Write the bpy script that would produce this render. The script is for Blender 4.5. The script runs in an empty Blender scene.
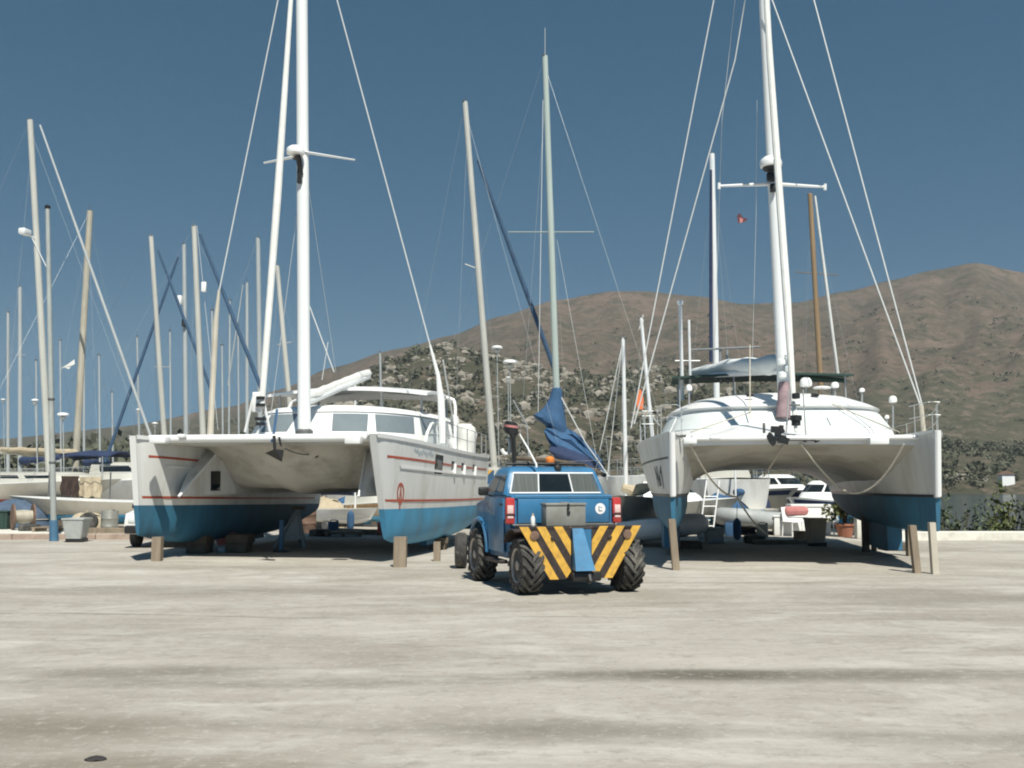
import bpy, bmesh, math, random
from mathutils import Vector, Matrix, noise
R = math.radians
PI = math.pi
rng = random.Random(11)
sc = bpy.context.scene
col = sc.collection

# ------------------------------------------------------------------ camera
F = 1000.0
CAMH = 1.65
PITCH = math.atan((482 - 384) / F)
cd = bpy.data.cameras.new('camera'); cam = bpy.data.objects.new('camera', cd); col.objects.link(cam)
cd.sensor_width = 36; cd.lens = 36 * F / 1024; cd.clip_end = 9000; cd.clip_start = 0.1
cam.location = (0, 0, CAMH); cam.rotation_euler = (R(90) + PITCH, 0, 0)
sc.camera = cam
_f = Vector((0, math.cos(PITCH), math.sin(PITCH))); _u = Vector((0, -math.sin(PITCH), math.cos(PITCH)))


def ray(u, v):
    return _f + Vector(((u - 512) / F, 0, 0)) - _u * ((v - 384) / F)


def P(u, v, Y):
    """world point on the plane at distance Y seen in the direction (u, v)"""
    d = ray(u, v)
    return Vector((0, 0, CAMH)) + d * (Y / d.y)


def G(u, v, z=0.0):
    d = ray(u, v)
    return Vector((0, 0, CAMH)) + d * ((z - CAMH) / d.z)


# ------------------------------------------------------------------ materials
def mat(name, color, rough=0.5, metal=0.0, var=0.12, scale=3.0, dirt=None, dirt_amt=0.0, dirt_scale=1.0,
        bump=0.0, bump_scale=40.0, stretch=(1, 1, 1), coat=0.0, spec=0.5):
    m = bpy.data.materials.new(name); m.use_nodes = True
    nt = m.node_tree; N = nt.nodes; L = nt.links
    b = N['Principled BSDF']
    b.inputs['Roughness'].default_value = rough; b.inputs['Metallic'].default_value = metal
    b.inputs['Specular IOR Level'].default_value = spec
    if coat: b.inputs['Coat Weight'].default_value = coat; b.inputs['Coat Roughness'].default_value = 0.08
    tc = N.new('ShaderNodeTexCoord'); mp = N.new('ShaderNodeMapping'); mp.inputs['Scale'].default_value = stretch
    L.new(tc.outputs['Object'], mp.inputs['Vector'])
    n = N.new('ShaderNodeTexNoise'); n.inputs['Scale'].default_value = scale; n.inputs['Detail'].default_value = 6
    n.inputs['Roughness'].default_value = 0.65
    L.new(mp.outputs['Vector'], n.inputs['Vector'])
    r = N.new('ShaderNodeValToRGB')
    c = Vector(color)
    r.color_ramp.elements[0].position = 0.3; r.color_ramp.elements[1].position = 0.7
    r.color_ramp.elements[0].color = (*(c * (1 - var)), 1)
    r.color_ramp.elements[1].color = (*[min(1, x * (1 + var)) for x in c], 1)
    L.new(n.outputs['Fac'], r.inputs['Fac'])
    out = r.outputs['Color']
    if dirt:
        n2 = N.new('ShaderNodeTexNoise'); n2.inputs['Scale'].default_value = dirt_scale; n2.inputs['Detail'].default_value = 8
        n2.inputs['Roughness'].default_value = 0.7
        mp2 = N.new('ShaderNodeMapping'); mp2.inputs['Scale'].default_value = stretch; mp2.inputs['Location'].default_value = (7.3, 2.1, 4.4)
        L.new(tc.outputs['Object'], mp2.inputs['Vector']); L.new(mp2.outputs['Vector'], n2.inputs['Vector'])
        r2 = N.new('ShaderNodeValToRGB'); r2.color_ramp.elements[0].position = 0.48; r2.color_ramp.elements[1].position = 0.72
        r2.color_ramp.elements[0].color = (0, 0, 0, 1); r2.color_ramp.elements[1].color = (dirt_amt,) * 3 + (1,)
        L.new(n2.outputs['Fac'], r2.inputs['Fac'])
        mx = N.new('ShaderNodeMixRGB'); mx.inputs['Color2'].default_value = (*dirt, 1)
        L.new(r2.outputs['Color'], mx.inputs['Fac']); L.new(out, mx.inputs['Color1']); out = mx.outputs['Color']
    L.new(out, b.inputs['Base Color'])
    if bump:
        n3 = N.new('ShaderNodeTexNoise'); n3.inputs['Scale'].default_value = bump_scale; n3.inputs['Detail'].default_value = 5
        L.new(mp.outputs['Vector'], n3.inputs['Vector'])
        bp = N.new('ShaderNodeBump'); bp.inputs['Strength'].default_value = bump; bp.inputs['Distance'].default_value = 0.02
        L.new(n3.outputs['Fac'], bp.inputs['Height']); L.new(bp.outputs['Normal'], b.inputs['Normal'])
    return m


M = {}
M['gel'] = mat('gelcoat_white', (.73, .73, .70), .35, var=.05, scale=.8, dirt=(.44, .42, .35), dirt_amt=.75, dirt_scale=1.3, stretch=(1.2, 1.2, .18))
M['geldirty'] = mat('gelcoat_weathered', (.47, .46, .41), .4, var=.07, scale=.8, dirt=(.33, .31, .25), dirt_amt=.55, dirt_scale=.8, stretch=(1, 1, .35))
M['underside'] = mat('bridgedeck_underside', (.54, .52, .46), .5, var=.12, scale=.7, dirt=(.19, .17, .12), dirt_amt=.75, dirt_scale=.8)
M['white'] = mat('white_paint', (.8, .8, .78), .35, var=.03)
M['alu'] = mat('white_mast_alloy', (.74, .75, .74), .35, var=.05, scale=1.5, stretch=(1, 1, .2))
M['alugrey'] = mat('grey_mast_alloy', (.45, .47, .46), .4, metal=.25, var=.1, scale=1.5, stretch=(1, 1, .2))
M['alugreen'] = mat('greenish_mast_alloy', (.40, .46, .42), .45, var=.1, scale=1.5, stretch=(1, 1, .2))
M['woodmast'] = mat('varnished_spar', (.28, .19, .105), .5, var=.2, scale=4, stretch=(1, 1, .1))
M['beigemast'] = mat('cream_spar', (.40, .37, .30), .55, var=.18, scale=3, stretch=(1, 1, .3), dirt=(.3, .24, .15), dirt_amt=.6, dirt_scale=2)
M['alupale'] = mat('pale_mast_alloy', (.46, .455, .41), .5, var=.14, scale=1.5, stretch=(1, 1, .2))
M['wire'] = mat('rigging_wire', (.62, .63, .61), .4, var=.05)
M['wiredark'] = mat('dark_rigging', (.16, .17, .17), .5, var=.05)
M['steel'] = mat('stainless_tube', (.36, .37, .37), .4, metal=.3, var=.05)
M['anti'] = mat('antifouling_blue', (.05, .25, .42), .6, var=.2, scale=1.6, dirt=(.10, .20, .24), dirt_amt=.9, dirt_scale=1.1, stretch=(1.4, 1.4, .35))
M['antidark'] = mat('antifouling_worn_shaded_blue', (.034, .15, .245), .65, var=.25, scale=1.6, dirt=(.04, .06, .06), dirt_amt=.6, dirt_scale=1.4, stretch=(1, 1, .5))  # darker copy of the antifouling blue, shade put into the colour
M['antiblack'] = mat('antifouling_dark', (.03, .045, .06), .7, var=.25)
M['antired'] = mat('antifouling_red', (.22, .06, .04), .7, var=.25)
M['redstripe'] = mat('red_stripe', (.42, .09, .05), .4, var=.2, scale=2)
M['darkstripe'] = mat('dark_stripe', (.03, .04, .05), .4, var=.2)
M['glassfilm'] = mat('screened_window', (.17, .20, .215), .25, var=.12, scale=1.2)
M['palescreen'] = mat('pale_window_screen', (.66, .70, .68), .5, var=.06)
M['glass'] = mat('dark_glass', (.012, .016, .018), .06, var=.3)
M['black'] = mat('black_plastic', (.018, .018, .018), .45, var=.3)
M['rubber'] = mat('tyre_rubber', (.040, .038, .035), .8, var=.3, scale=6, dirt=(.21, .195, .165), dirt_amt=.9, dirt_scale=4)
M['rim'] = mat('dusty_wheel_rim', (.50, .45, .40), .5, metal=.2, var=.2, scale=8, dirt=(.25, .13, .07), dirt_amt=.6, dirt_scale=7)
M['truck'] = mat('truck_blue', (.034, .155, .30), .4, var=.16, scale=2.5, coat=.25, dirt=(.13, .16, .19), dirt_amt=.45, dirt_scale=2.2)
M['trucklight'] = mat('hitch_blue', (.08, .23, .40), .45, var=.14, scale=5, dirt=(.12, .12, .12), dirt_amt=.4, dirt_scale=6)
M['yellow'] = mat('hazard_yellow', (.66, .38, .06), .5, var=.14, scale=7, dirt=(.22, .13, .05), dirt_amt=.6, dirt_scale=8)
M['hazblack'] = mat('hazard_black', (.03, .022, .02), .55, var=.3, scale=7, dirt=(.12, .08, .06), dirt_amt=.5, dirt_scale=8)
M['lampred'] = mat('tail_lamp_red', (.46, .05, .045), .2, var=.15, scale=9)
M['lampwhite'] = mat('tail_lamp_clear', (.72, .52, .48), .2, var=.1, scale=9)
M['orange'] = mat('beacon_orange', (.75, .22, .04), .25, var=.15)
M['toolbox'] = mat('grey_sheet_metal', (.24, .24, .215), .5, metal=.1, var=.12, scale=5, dirt=(.15, .12, .08), dirt_amt=.5, dirt_scale=4)
M['curtain'] = mat('window_curtain_grey', (.045, .055, .05), .4, var=.5, scale=1, stretch=(38, .5, .5))
M['prop'] = mat('weathered_timber', (.225, .18, .13), .85, var=.35, scale=5, stretch=(1, 1, .15), bump=.4, bump_scale=20)
M['block'] = mat('dark_timber_block', (.11, .085, .06), .9, var=.3, scale=4, bump=.4, bump_scale=20)
M['sailblue'] = mat('blue_canvas', (.035, .095, .19), .85, var=.2, scale=3, bump=.5, bump_scale=6)
M['navy'] = mat('navy_canvas', (.02, .035, .085), .85, var=.25, scale=3, bump=.5, bump_scale=6)
M['stayblue'] = mat('blue_sail_cover', (.04, .085, .15), .85, var=.2, scale=3)
M['sailwhite'] = mat('white_sailcloth', (.66, .66, .62), .8, var=.08, scale=3, bump=.5, bump_scale=5)
M['sailgrey'] = mat('pale_sail_cover', (.68, .71, .70), .85, var=.06, scale=3)
M['awning'] = mat('dark_green_awning', (.018, .045, .036), .85, var=.25, scale=3)
M['plum'] = mat('plum_mast_boot', (.27, .19, .20), .85, var=.25, scale=6, bump=.4, bump_scale=12)
M['rope'] = mat('mooring_rope', (.48, .44, .36), .9, var=.15, scale=20)
M['galv'] = mat('galvanised_iron', (.14, .14, .14), .6, metal=.4, var=.3, scale=8)
M['hypalon'] = mat('grey_inflatable_skin', (.36, .38, .38), .55, var=.1, scale=3, dirt=(.2, .19, .17), dirt_amt=.5, dirt_scale=2)
M['tan'] = mat('tan_canvas', (.44, .37, .26), .9, var=.15, scale=4, bump=.5, bump_scale=8)
M['cream'] = mat('cream_paint', (.50, .46, .38), .5, var=.10, scale=1.5, dirt=(.4, .34, .25), dirt_amt=.5, dirt_scale=1.2)
M['brown'] = mat('brown_cloth', (.045, .028, .022), .95, var=.3, scale=5, bump=.4, bump_scale=10)
M['teak'] = mat('teak_trim', (.36, .22, .10), .6, var=.2, scale=5)
M['rust'] = mat('rusty_iron', (.17, .105, .075), .85, var=.4, scale=9)
M['greybin'] = mat('grey_plastic_bin', (.42, .44, .42), .55, var=.08, scale=4, dirt=(.25, .24, .2), dirt_amt=.5, dirt_scale=3)
M['beigebin'] = mat('beige_plastic_bin', (.47, .38, .27), .6, var=.1, scale=4, dirt=(.3, .25, .2), dirt_amt=.5, dirt_scale=3)
M['red'] = mat('faded_red_plastic', (.52, .13, .12), .5, var=.12, scale=5)
M['pinkred'] = mat('faded_red_cloth', (.50, .20, .19), .9, var=.2, scale=6)
M['flagorange'] = mat('orange_flag_cloth', (.62, .16, .06), .9, var=.15)
M['postgrey'] = mat('grey_painted_post', (.35, .375, .36), .55, var=.15, scale=3, stretch=(1, 1, .3), dirt=(.2, .17, .13), dirt_amt=.5, dirt_scale=3)
M['postblue'] = mat('blue_painted_base', (.06, .15, .25), .6, var=.2, scale=6)
M['leaf'] = mat('leaf_green', (.07, .09, .042), .7, var=.6, scale=1.2)
M['leafy'] = mat('leaf_yellow_green', (.10, .115, .035), .7, var=.5, scale=2)
M['wood_far'] = mat('scrub_foliage', (.085, .090, .058), .9, var=.5, scale=.05)
M['bark'] = mat('bark', (.10, .075, .05), .9, var=.3)
M['terracotta'] = mat('terracotta', (.36, .15, .09), .8, var=.15)
M['boulder'] = mat('pale_boulder', (.25, .225, .185), .9, var=.4, scale=.25, dirt=(.16, .14, .11), dirt_amt=.8, dirt_scale=.3)
M['concrete'] = mat('pale_kerb_concrete', (.70, .68, .60), .9, var=.12, scale=2, dirt=(.33, .29, .24), dirt_amt=.6, dirt_scale=1.5, bump=.3)
M['kerbred'] = mat('worn_kerb', (.34, .255, .205), .9, var=.25, scale=3, dirt=(.45, .41, .33), dirt_amt=.8, dirt_scale=1.1, bump=.3)
M['stone'] = mat('dark_stone', (.035, .032, .03), .9, var=.3)


# ------------------------------------------------------------------ mesh builder
class MB:
    def __init__(s): s.v = []; s.f = []; s.m = []

    def add(s, vs, fs, mi=0):
        o = len(s.v); s.v += [Vector(p) for p in vs]; s.f += [tuple(i + o for i in f) for f in fs]; s.m += [mi] * len(fs)

    def poly(s, pts, mi=0): s.add(pts, [tuple(range(len(pts)))], mi)

    def box(s, c, size, rot=None, bev=0.0, mi=0):
        c = Vector(c); hx, hy, hz = [d / 2 for d in size]
        rot = rot or Matrix.Identity(3)
        if bev <= 0:
            vs = [Vector((x, y, z)) for x in (-hx, hx) for y in (-hy, hy) for z in (-hz, hz)]
            fs = [(0, 1, 3, 2), (4, 6, 7, 5), (0, 4, 5, 1), (2, 3, 7, 6), (0, 2, 6, 4), (1, 5, 7, 3)]
            s.add([c + rot @ p for p in vs], fs, mi)
        else:
            bm = bmesh.new(); bmesh.ops.create_cube(bm, size=1)
            for q in bm.verts: q.co = Vector((q.co.x * size[0], q.co.y * size[1], q.co.z * size[2]))
            bmesh.ops.bevel(bm, geom=list(bm.edges), offset=min(bev, min(size) * .49), segments=2, affect='EDGES', profile=.5)
            bm.verts.index_update()
            s.add([c + rot @ q.co for q in bm.verts], [tuple(q.index for q in fc.verts) for fc in bm.faces], mi); bm.free()

    def tube(s, pts, rad, n=8, mi=0, cap=True, flat=1.0):
        pts = [Vector(p) for p in pts]
        if not isinstance(rad, (list, tuple)): rad = [rad] * len(pts)
        rings = []; prev = None
        for i, p in enumerate(pts):
            d = (pts[min(i + 1, len(pts) - 1)] - pts[max(i - 1, 0)]).normalized()
            if prev is None:
                a = Vector((1, 0, 0)) if abs(d.x) < .8 else Vector((0, 1, 0))
            else: a = prev
            a = (a - d * a.dot(d)).normalized(); prev = a; b = d.cross(a)
            rings.append([p + (a * math.cos(2 * PI * k / n) + b * math.sin(2 * PI * k / n) * flat) * rad[i] for k in range(n)])
        s.loft(rings, cap=cap, mi=mi)

    def loft(s, rings, closed=True, cap=True, mi=0):
        n = len(rings[0]); vs = [p for r in rings for p in r]; fs = []
        for i in range(len(rings) - 1):
            for k in range(n if closed else n - 1):
                k2 = (k + 1) % n
                fs.append((i * n + k, i * n + k2, (i + 1) * n + k2, (i + 1) * n + k))
        if cap and closed:
            fs.append(tuple(range(n - 1, -1, -1))); fs.append(tuple(range((len(rings) - 1) * n, len(rings) * n)))
        s.add(vs, fs, mi)

    def grid(s, fn, us, vs, mi=0):
        s.loft([[fn(u, v) for v in vs] for u in us], closed=False, cap=False, mi=mi)

    def lathe(s, prof, c=(0, 0, 0), axis='z', n=20, mi=0):
        c = Vector(c); rings = []
        for r, h in prof:
            ring = []
            for k in range(n):
                a = 2 * PI * k / n; x, y = r * math.cos(a), r * math.sin(a)
                ring.append(c + (Vector((x, y, h)) if axis == 'z' else Vector((h, x, y)) if axis == 'x' else Vector((x, h, y))))
            rings.append(ring)
        s.loft(rings, cap=True, mi=mi)

    def prism(s, poly, thick, frame, mi=0, mi_side=None):
        """poly: 2-D points; frame(a, b, t) -> 3-D"""
        n = len(poly)
        vs = [frame(a, b, 0) for a, b in poly] + [frame(a, b, thick) for a, b in poly]
        s.add(vs, [tuple(range(n))[::-1], tuple(range(n, 2 * n))], mi)
        s.add(vs, [(i, (i + 1) % n, (i + 1) % n + n, i + n) for i in range(n)], mi if mi_side is None else mi_side)

    def leaves(s, c, rad, n, size, rg, shell=.5, mi=0):
        c = Vector(c)
        for _ in range(n):
            while True:
                p = Vector((rg.uniform(-1, 1), rg.uniform(-1, 1), rg.uniform(-1, 1)))
                if p.length < 1 and (p.length > shell or rg.random() < .3): break
            q = c + Vector((p.x * rad[0], p.y * rad[1], p.z * rad[2]))
            a = Vector((rg.gauss(0, 1), rg.gauss(0, 1), rg.gauss(0, 1))).normalized()
            b = a.cross(Vector((rg.gauss(0, 1), rg.gauss(0, 1), rg.gauss(0, 1)))).normalized()
            sz = size * rg.uniform(.6, 1.4)
            s.add([q - a * sz, q + b * sz * .45, q + a * sz, q - b * sz * .45], [(0, 1, 2, 3)], mi)

    def build(s, name, m, parent=None, world=False, loc=None, smooth=35, weld=True):
        """ONE mesh object; m is a material or a list; world=True: the vertices are in world space"""
        vs = s.v
        if parent is not None and world:
            inv = MW(parent).inverted(); vs = [inv @ p for p in vs]
        if loc is not None: loc = Vector(loc); vs = [p - loc for p in vs]
        me = bpy.data.meshes.new(name); me.from_pydata([tuple(p) for p in vs], [], s.f)
        ms = m if isinstance(m, (list, tuple)) else [m]
        for x in ms: me.materials.append(x)
        if len(ms) > 1: me.polygons.foreach_set('material_index', s.m)
        if weld:
            bm = bmesh.new(); bm.from_mesh(me); bmesh.ops.remove_doubles(bm, verts=bm.verts, dist=1e-4)
            bmesh.ops.recalc_face_normals(bm, faces=bm.faces); bm.to_mesh(me); bm.free()
        if smooth:
            me.polygons.foreach_set('use_smooth', [True] * len(me.polygons)); me.set_sharp_from_angle(angle=R(smooth))
        o = bpy.data.objects.new(name, me); col.objects.link(o)
        if loc is not None: o.location = loc
        if parent is not None: o.parent = parent
        return o


def MW(o):
    m = o.matrix_basis.copy()
    while o.parent: o = o.parent; m = o.matrix_basis @ m
    return m


def tag(o, label=None, cat=None, group=None, kind=None):
    if label: o['label'] = label
    if cat: o['category'] = cat
    if group: o['group'] = group
    if kind: o['kind'] = kind
    return o


def thing(name, label, cat, loc=(0, 0, 0), rz=0.0, group=None):
    o = bpy.data.objects.new(name, None); o.empty_display_size = .3; col.objects.link(o)
    o.location = loc; o.rotation_euler = (0, 0, rz)
    return tag(o, label, cat, group)


def copy_tree(o, parent=None):
    c = o.copy(); col.objects.link(c)
    if parent is not None: c.parent = parent
    for ch in list(o.children): copy_tree(ch, c)
    return c


def part(name, m, parent, fn, world=False, smooth=35):
    b = MB(); fn(b); return b.build(name, m, parent, world=world, smooth=smooth)


def lerp(a, b, t): return a + (b - a) * t


def clamp(x, a=0., b=1.): return max(a, min(b, x))


def interp(tab, x):
    if x <= tab[0][0]: return tab[0][1]
    for (x0, y0), (x1, y1) in zip(tab, tab[1:]):
        if x <= x1: t = (x - x0) / (x1 - x0); return y0 + (y1 - y0) * t
    return tab[-1][1]


def smooth_interp(tab, x):
    if x <= tab[0][0]: return tab[0][1]
    for (x0, y0), (x1, y1) in zip(tab, tab[1:]):
        if x <= x1:
            t = (x - x0) / (x1 - x0); t = t * t * (3 - 2 * t) * .5 + t * .5; return y0 + (y1 - y0) * t
    return tab[-1][1]


def sag(a, b, d, n=14):
    a = Vector(a); b = Vector(b)
    return [a.lerp(b, i / n) - Vector((0, 0, d * 4 * (i / n) * (1 - i / n))) for i in range(n + 1)]


# ------------------------------------------------------------------ world, sun, haze
SUN_EL, SUN_AZ = 54.0, 17.0            # azimuth counted from straight behind the camera towards the right
sd = Vector((math.sin(R(SUN_AZ)) * math.cos(R(SUN_EL)), -math.cos(R(SUN_AZ)) * math.cos(R(SUN_EL)), math.sin(R(SUN_EL))))
w = bpy.data.worlds.new('World'); sc.world = w; w.use_nodes = True
nt = w.node_tree; bg = nt.nodes['Background']
sky = nt.nodes.new('ShaderNodeTexSky'); sky.sky_type = 'NISHITA'; sky.sun_disc = False
sky.sun_elevation = R(SUN_EL); sky.sun_rotation = math.atan2(sd.x, sd.y)
sky.air_density = .55; sky.dust_density = 0; sky.ozone_density = .6; sky.altitude = 0
# clear dusty sky with hardly any bright band at the horizon: look the sky up a little higher than the view direction
tcw = nt.nodes.new('ShaderNodeTexCoord'); up = nt.nodes.new('ShaderNodeVectorMath'); up.operation = 'ADD'; up.inputs[1].default_value = (0, 0, .26)
nrm = nt.nodes.new('ShaderNodeVectorMath'); nrm.operation = 'NORMALIZE'
nt.links.new(tcw.outputs['Generated'], up.inputs[0]); nt.links.new(up.outputs[0], nrm.inputs[0]); nt.links.new(nrm.outputs[0], sky.inputs['Vector'])
tint = nt.nodes.new('ShaderNodeMixRGB'); tint.blend_type = 'MULTIPLY'; tint.inputs['Fac'].default_value = 1; tint.inputs['Color2'].default_value = (.38, 1.50, 1.62, 1)
nt.links.new(sky.outputs[0], tint.inputs['Color1']); nt.links.new(tint.outputs[0], bg.inputs[0]); bg.inputs[1].default_value = .05
ld = bpy.data.lights.new('sun', 'SUN'); ld.energy = 5.0; ld.angle = R(.53); ld.color = (1, .965, .87)
so = bpy.data.objects.new('sun', ld); col.objects.link(so); so.rotation_euler = (-sd).to_track_quat('-Z', 'Y').to_euler(); so.location = (20, -40, 60)
sc.view_settings.view_transform = 'Standard'; sc.view_settings.look = 'None'; sc.view_settings.gamma = 1
sc.view_settings.exposure = 0.35
sc.render.engine = 'CYCLES'
sc.cycles.use_denoising = True
sc.cycles.max_bounces = 6; sc.cycles.diffuse_bounces = 2; sc.cycles.glossy_bounces = 2; sc.cycles.transmission_bounces = 2
sc.cycles.pixel_filter_type = 'BLACKMAN_HARRIS'; sc.cycles.filter_width = 2.0


# ------------------------------------------------------------------ ground materials
def yard_material():
    m = bpy.data.materials.new('dusty_yard_concrete'); m.use_nodes = True
    nt = m.node_tree; N = nt.nodes; L = nt.links; b = N['Principled BSDF']; b.inputs['Roughness'].default_value = .92
    b.inputs['Specular IOR Level'].default_value = .2
    geo = N.new('ShaderNodeNewGeometry')

    def nz(scale, stretch, detail=6, rough=.6, loc=(0, 0, 0), dist=0.):
        mp = N.new('ShaderNodeMapping'); mp.inputs['Scale'].default_value = stretch; mp.inputs['Location'].default_value = loc
        L.new(geo.outputs['Position'], mp.inputs['Vector'])
        n = N.new('ShaderNodeTexNoise'); n.inputs['Scale'].default_value = scale; n.inputs['Detail'].default_value = detail
        n.inputs['Roughness'].default_value = rough; n.inputs['Distortion'].default_value = dist
        L.new(mp.outputs['Vector'], n.inputs['Vector']); return n.outputs['Fac']

    def ramp(s, p0, p1, c0, c1):
        r = N.new('ShaderNodeValToRGB'); r.color_ramp.elements[0].position = p0; r.color_ramp.elements[1].position = p1
        r.color_ramp.elements[0].color = (*c0, 1); r.color_ramp.elements[1].color = (*c1, 1); L.new(s, r.inputs['Fac']); return r.outputs['Color']

    def mix(f, a, c):
        x = N.new('ShaderNodeMixRGB')
        if isinstance(f, float): x.inputs['Fac'].default_value = f
        else: L.new(f, x.inputs['Fac'])
        L.new(a, x.inputs['Color1'])
        if isinstance(c, tuple): x.inputs['Color2'].default_value = (*c, 1)
        else: L.new(c, x.inputs['Color2'])
        return x.outputs['Color']
    g = (0, 0, 0); one = (1, 1, 1)
    base = ramp(nz(.30, (.55, 1, 1), 10, .72), .34, .64, (.31, .283, .242), (.465, .430, .378))
    c = mix(ramp(nz(.85, (.5, 1, 1), 8, .7, (3, 8, 0), .8), .50, .64, g, (.65,) * 3), base, (.55, .525, .475))      # pale dust
    c = mix(ramp(nz(.26, (.45, 1, 1), 9, .72, (31, 17, 0), .7), .50, .68, g, (.65,) * 3), c, (.235, .212, .170))   # brown dirt
    c = mix(ramp(nz(.34, (.16, 1, 1), 8, .66, (11, 2, 0), 1.4), .58, .74, g, (.6,) * 3), c, (.165, .150, .122))     # oily smears
    sp = N.new('ShaderNodeSeparateXYZ'); L.new(geo.outputs['Position'], sp.inputs[0])

    def track(kx, c0, amp, w0, w1, dark, loc):
        """a wandering wheel line across the yard: |Y + kx X + amp noise - c0| < w"""
        m1 = N.new('ShaderNodeMath'); m1.operation = 'MULTIPLY_ADD'; m1.inputs[1].default_value = kx; L.new(sp.outputs['X'], m1.inputs[0]); L.new(sp.outputs['Y'], m1.inputs[2])
        m2 = N.new('ShaderNodeMath'); m2.operation = 'MULTIPLY_ADD'; m2.inputs[1].default_value = amp; L.new(nz(.16, (1, .2, 1), 3, .5, loc), m2.inputs[0]); L.new(m1.outputs[0], m2.inputs[2])
        m3 = N.new('ShaderNodeMath'); m3.operation = 'SUBTRACT'; m3.inputs[1].default_value = c0; L.new(m2.outputs[0], m3.inputs[0])
        m4 = N.new('ShaderNodeMath'); m4.operation = 'ABSOLUTE'; L.new(m3.outputs[0], m4.inputs[0])
        f = ramp(m4.outputs[0], w0, w1, (dark,) * 3, g)
        m5 = N.new('ShaderNodeMath'); m5.operation = 'MULTIPLY'; L.new(f, m5.inputs[0]); L.new(ramp(nz(.5, (.3, 1, 1), 6, .7, loc), .40, .58, g, one), m5.inputs[1]); return m5.outputs[0]
    c = mix(track(.06, 13.2, 1.6, .01, .09, .7, (2, 9, 0)), c, (.14, .125, .10))
    c = mix(track(-.05, 9.3, 1.2, .04, .34, .6, (8, 3, 0)), c, (.145, .135, .105))
    c = mix(track(.03, 7.6, 1.4, .03, .22, .4, (18, 5, 0)), c, (.16, .148, .12))
    c = mix(track(-.1, 17.4, 1.8, .02, .22, .4, (28, 1, 0)), c, (.17, .155, .125))

    def stain(cx, cy, rx, ry, dark, colr, loc):
        """a spill with a ragged outline at a fixed spot of the yard"""
        def axis(out, c0, r0):
            a = N.new('ShaderNodeMath'); a.operation = 'SUBTRACT'; a.inputs[1].default_value = c0; L.new(sp.outputs[out], a.inputs[0])
            d = N.new('ShaderNodeMath'); d.operation = 'DIVIDE'; d.inputs[1].default_value = r0; L.new(a.outputs[0], d.inputs[0])
            q = N.new('ShaderNodeMath'); q.operation = 'POWER'; q.inputs[1].default_value = 2; ab = N.new('ShaderNodeMath'); ab.operation = 'ABSOLUTE'
            L.new(d.outputs[0], ab.inputs[0]); L.new(ab.outputs[0], q.inputs[0]); return q.outputs[0]
        s1 = N.new('ShaderNodeMath'); s1.operation = 'ADD'; L.new(axis('X', cx, rx), s1.inputs[0]); L.new(axis('Y', cy, ry), s1.inputs[1])
        s2 = N.new('ShaderNodeMath'); s2.operation = 'MULTIPLY_ADD'; s2.inputs[1].default_value = 3.2; L.new(nz(1.1, (.45, 1, 1), 7, .7, loc), s2.inputs[0]); L.new(s1.outputs[0], s2.inputs[2])
        s3 = N.new('ShaderNodeMath'); s3.operation = 'MULTIPLY'; s3.inputs[1].default_value = .25; L.new(s2.outputs[0], s3.inputs[0])
        return mix(ramp(s3.outputs[0], .40, .72, (dark,) * 3, g), c, colr)
    c = stain(2.3, 8.75, 2.6, .34, .6, (.13, .118, .092), (1, 1, 0)); c = stain(1.75, 8.8, .8, .26, .8, (.10, .09, .07), (4, 1, 0))
    c = stain(.35, 6.85, 1.1, .45, .6, (.17, .155, .125), (7, 2, 0)); c = stain(-3.4, 6.9, 1.5, .6, .6, (.16, .138, .10), (9, 5, 0))
    c = stain(-3.0, 8.9, 1.2, .35, .6, (.16, .145, .115), (3, 7, 0)); c = stain(-1.9, 6.0, 1.3, .4, .65, (.18, .155, .115), (2, 4, 0))
    c = stain(6.2, 14.6, 2.2, 1.2, .6, (.19, .172, .14), (6, 6, 0)); c = stain(-4.2, 15.5, 3.5, .8, .5, (.20, .18, .15), (8, 8, 0)); c = stain(4.0, 6.6, 1.8, .3, .5, (.17, .155, .125), (5, 9, 0))
    # fine grit
    c = mix(ramp(nz(5, (.8, 1, 1), 8, .85), .51, .64, g, (.5,) * 3), c, (.20, .185, .15))
    c = mix(ramp(nz(9, (1, 1, 1), 6, .85, (5, 5, 0)), .53, .66, g, (.5,) * 3), c, (.56, .54, .49))
    L.new(c, b.inputs['Base Color'])
    bp = N.new('ShaderNodeBump'); bp.inputs['Strength'].default_value = .35; bp.inputs['Distance'].default_value = .02
    L.new(nz(18, (1, 1, 1), 6, .8), bp.inputs['Height']); L.new(bp.outputs['Normal'], b.inputs['Normal'])
    return m


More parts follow.
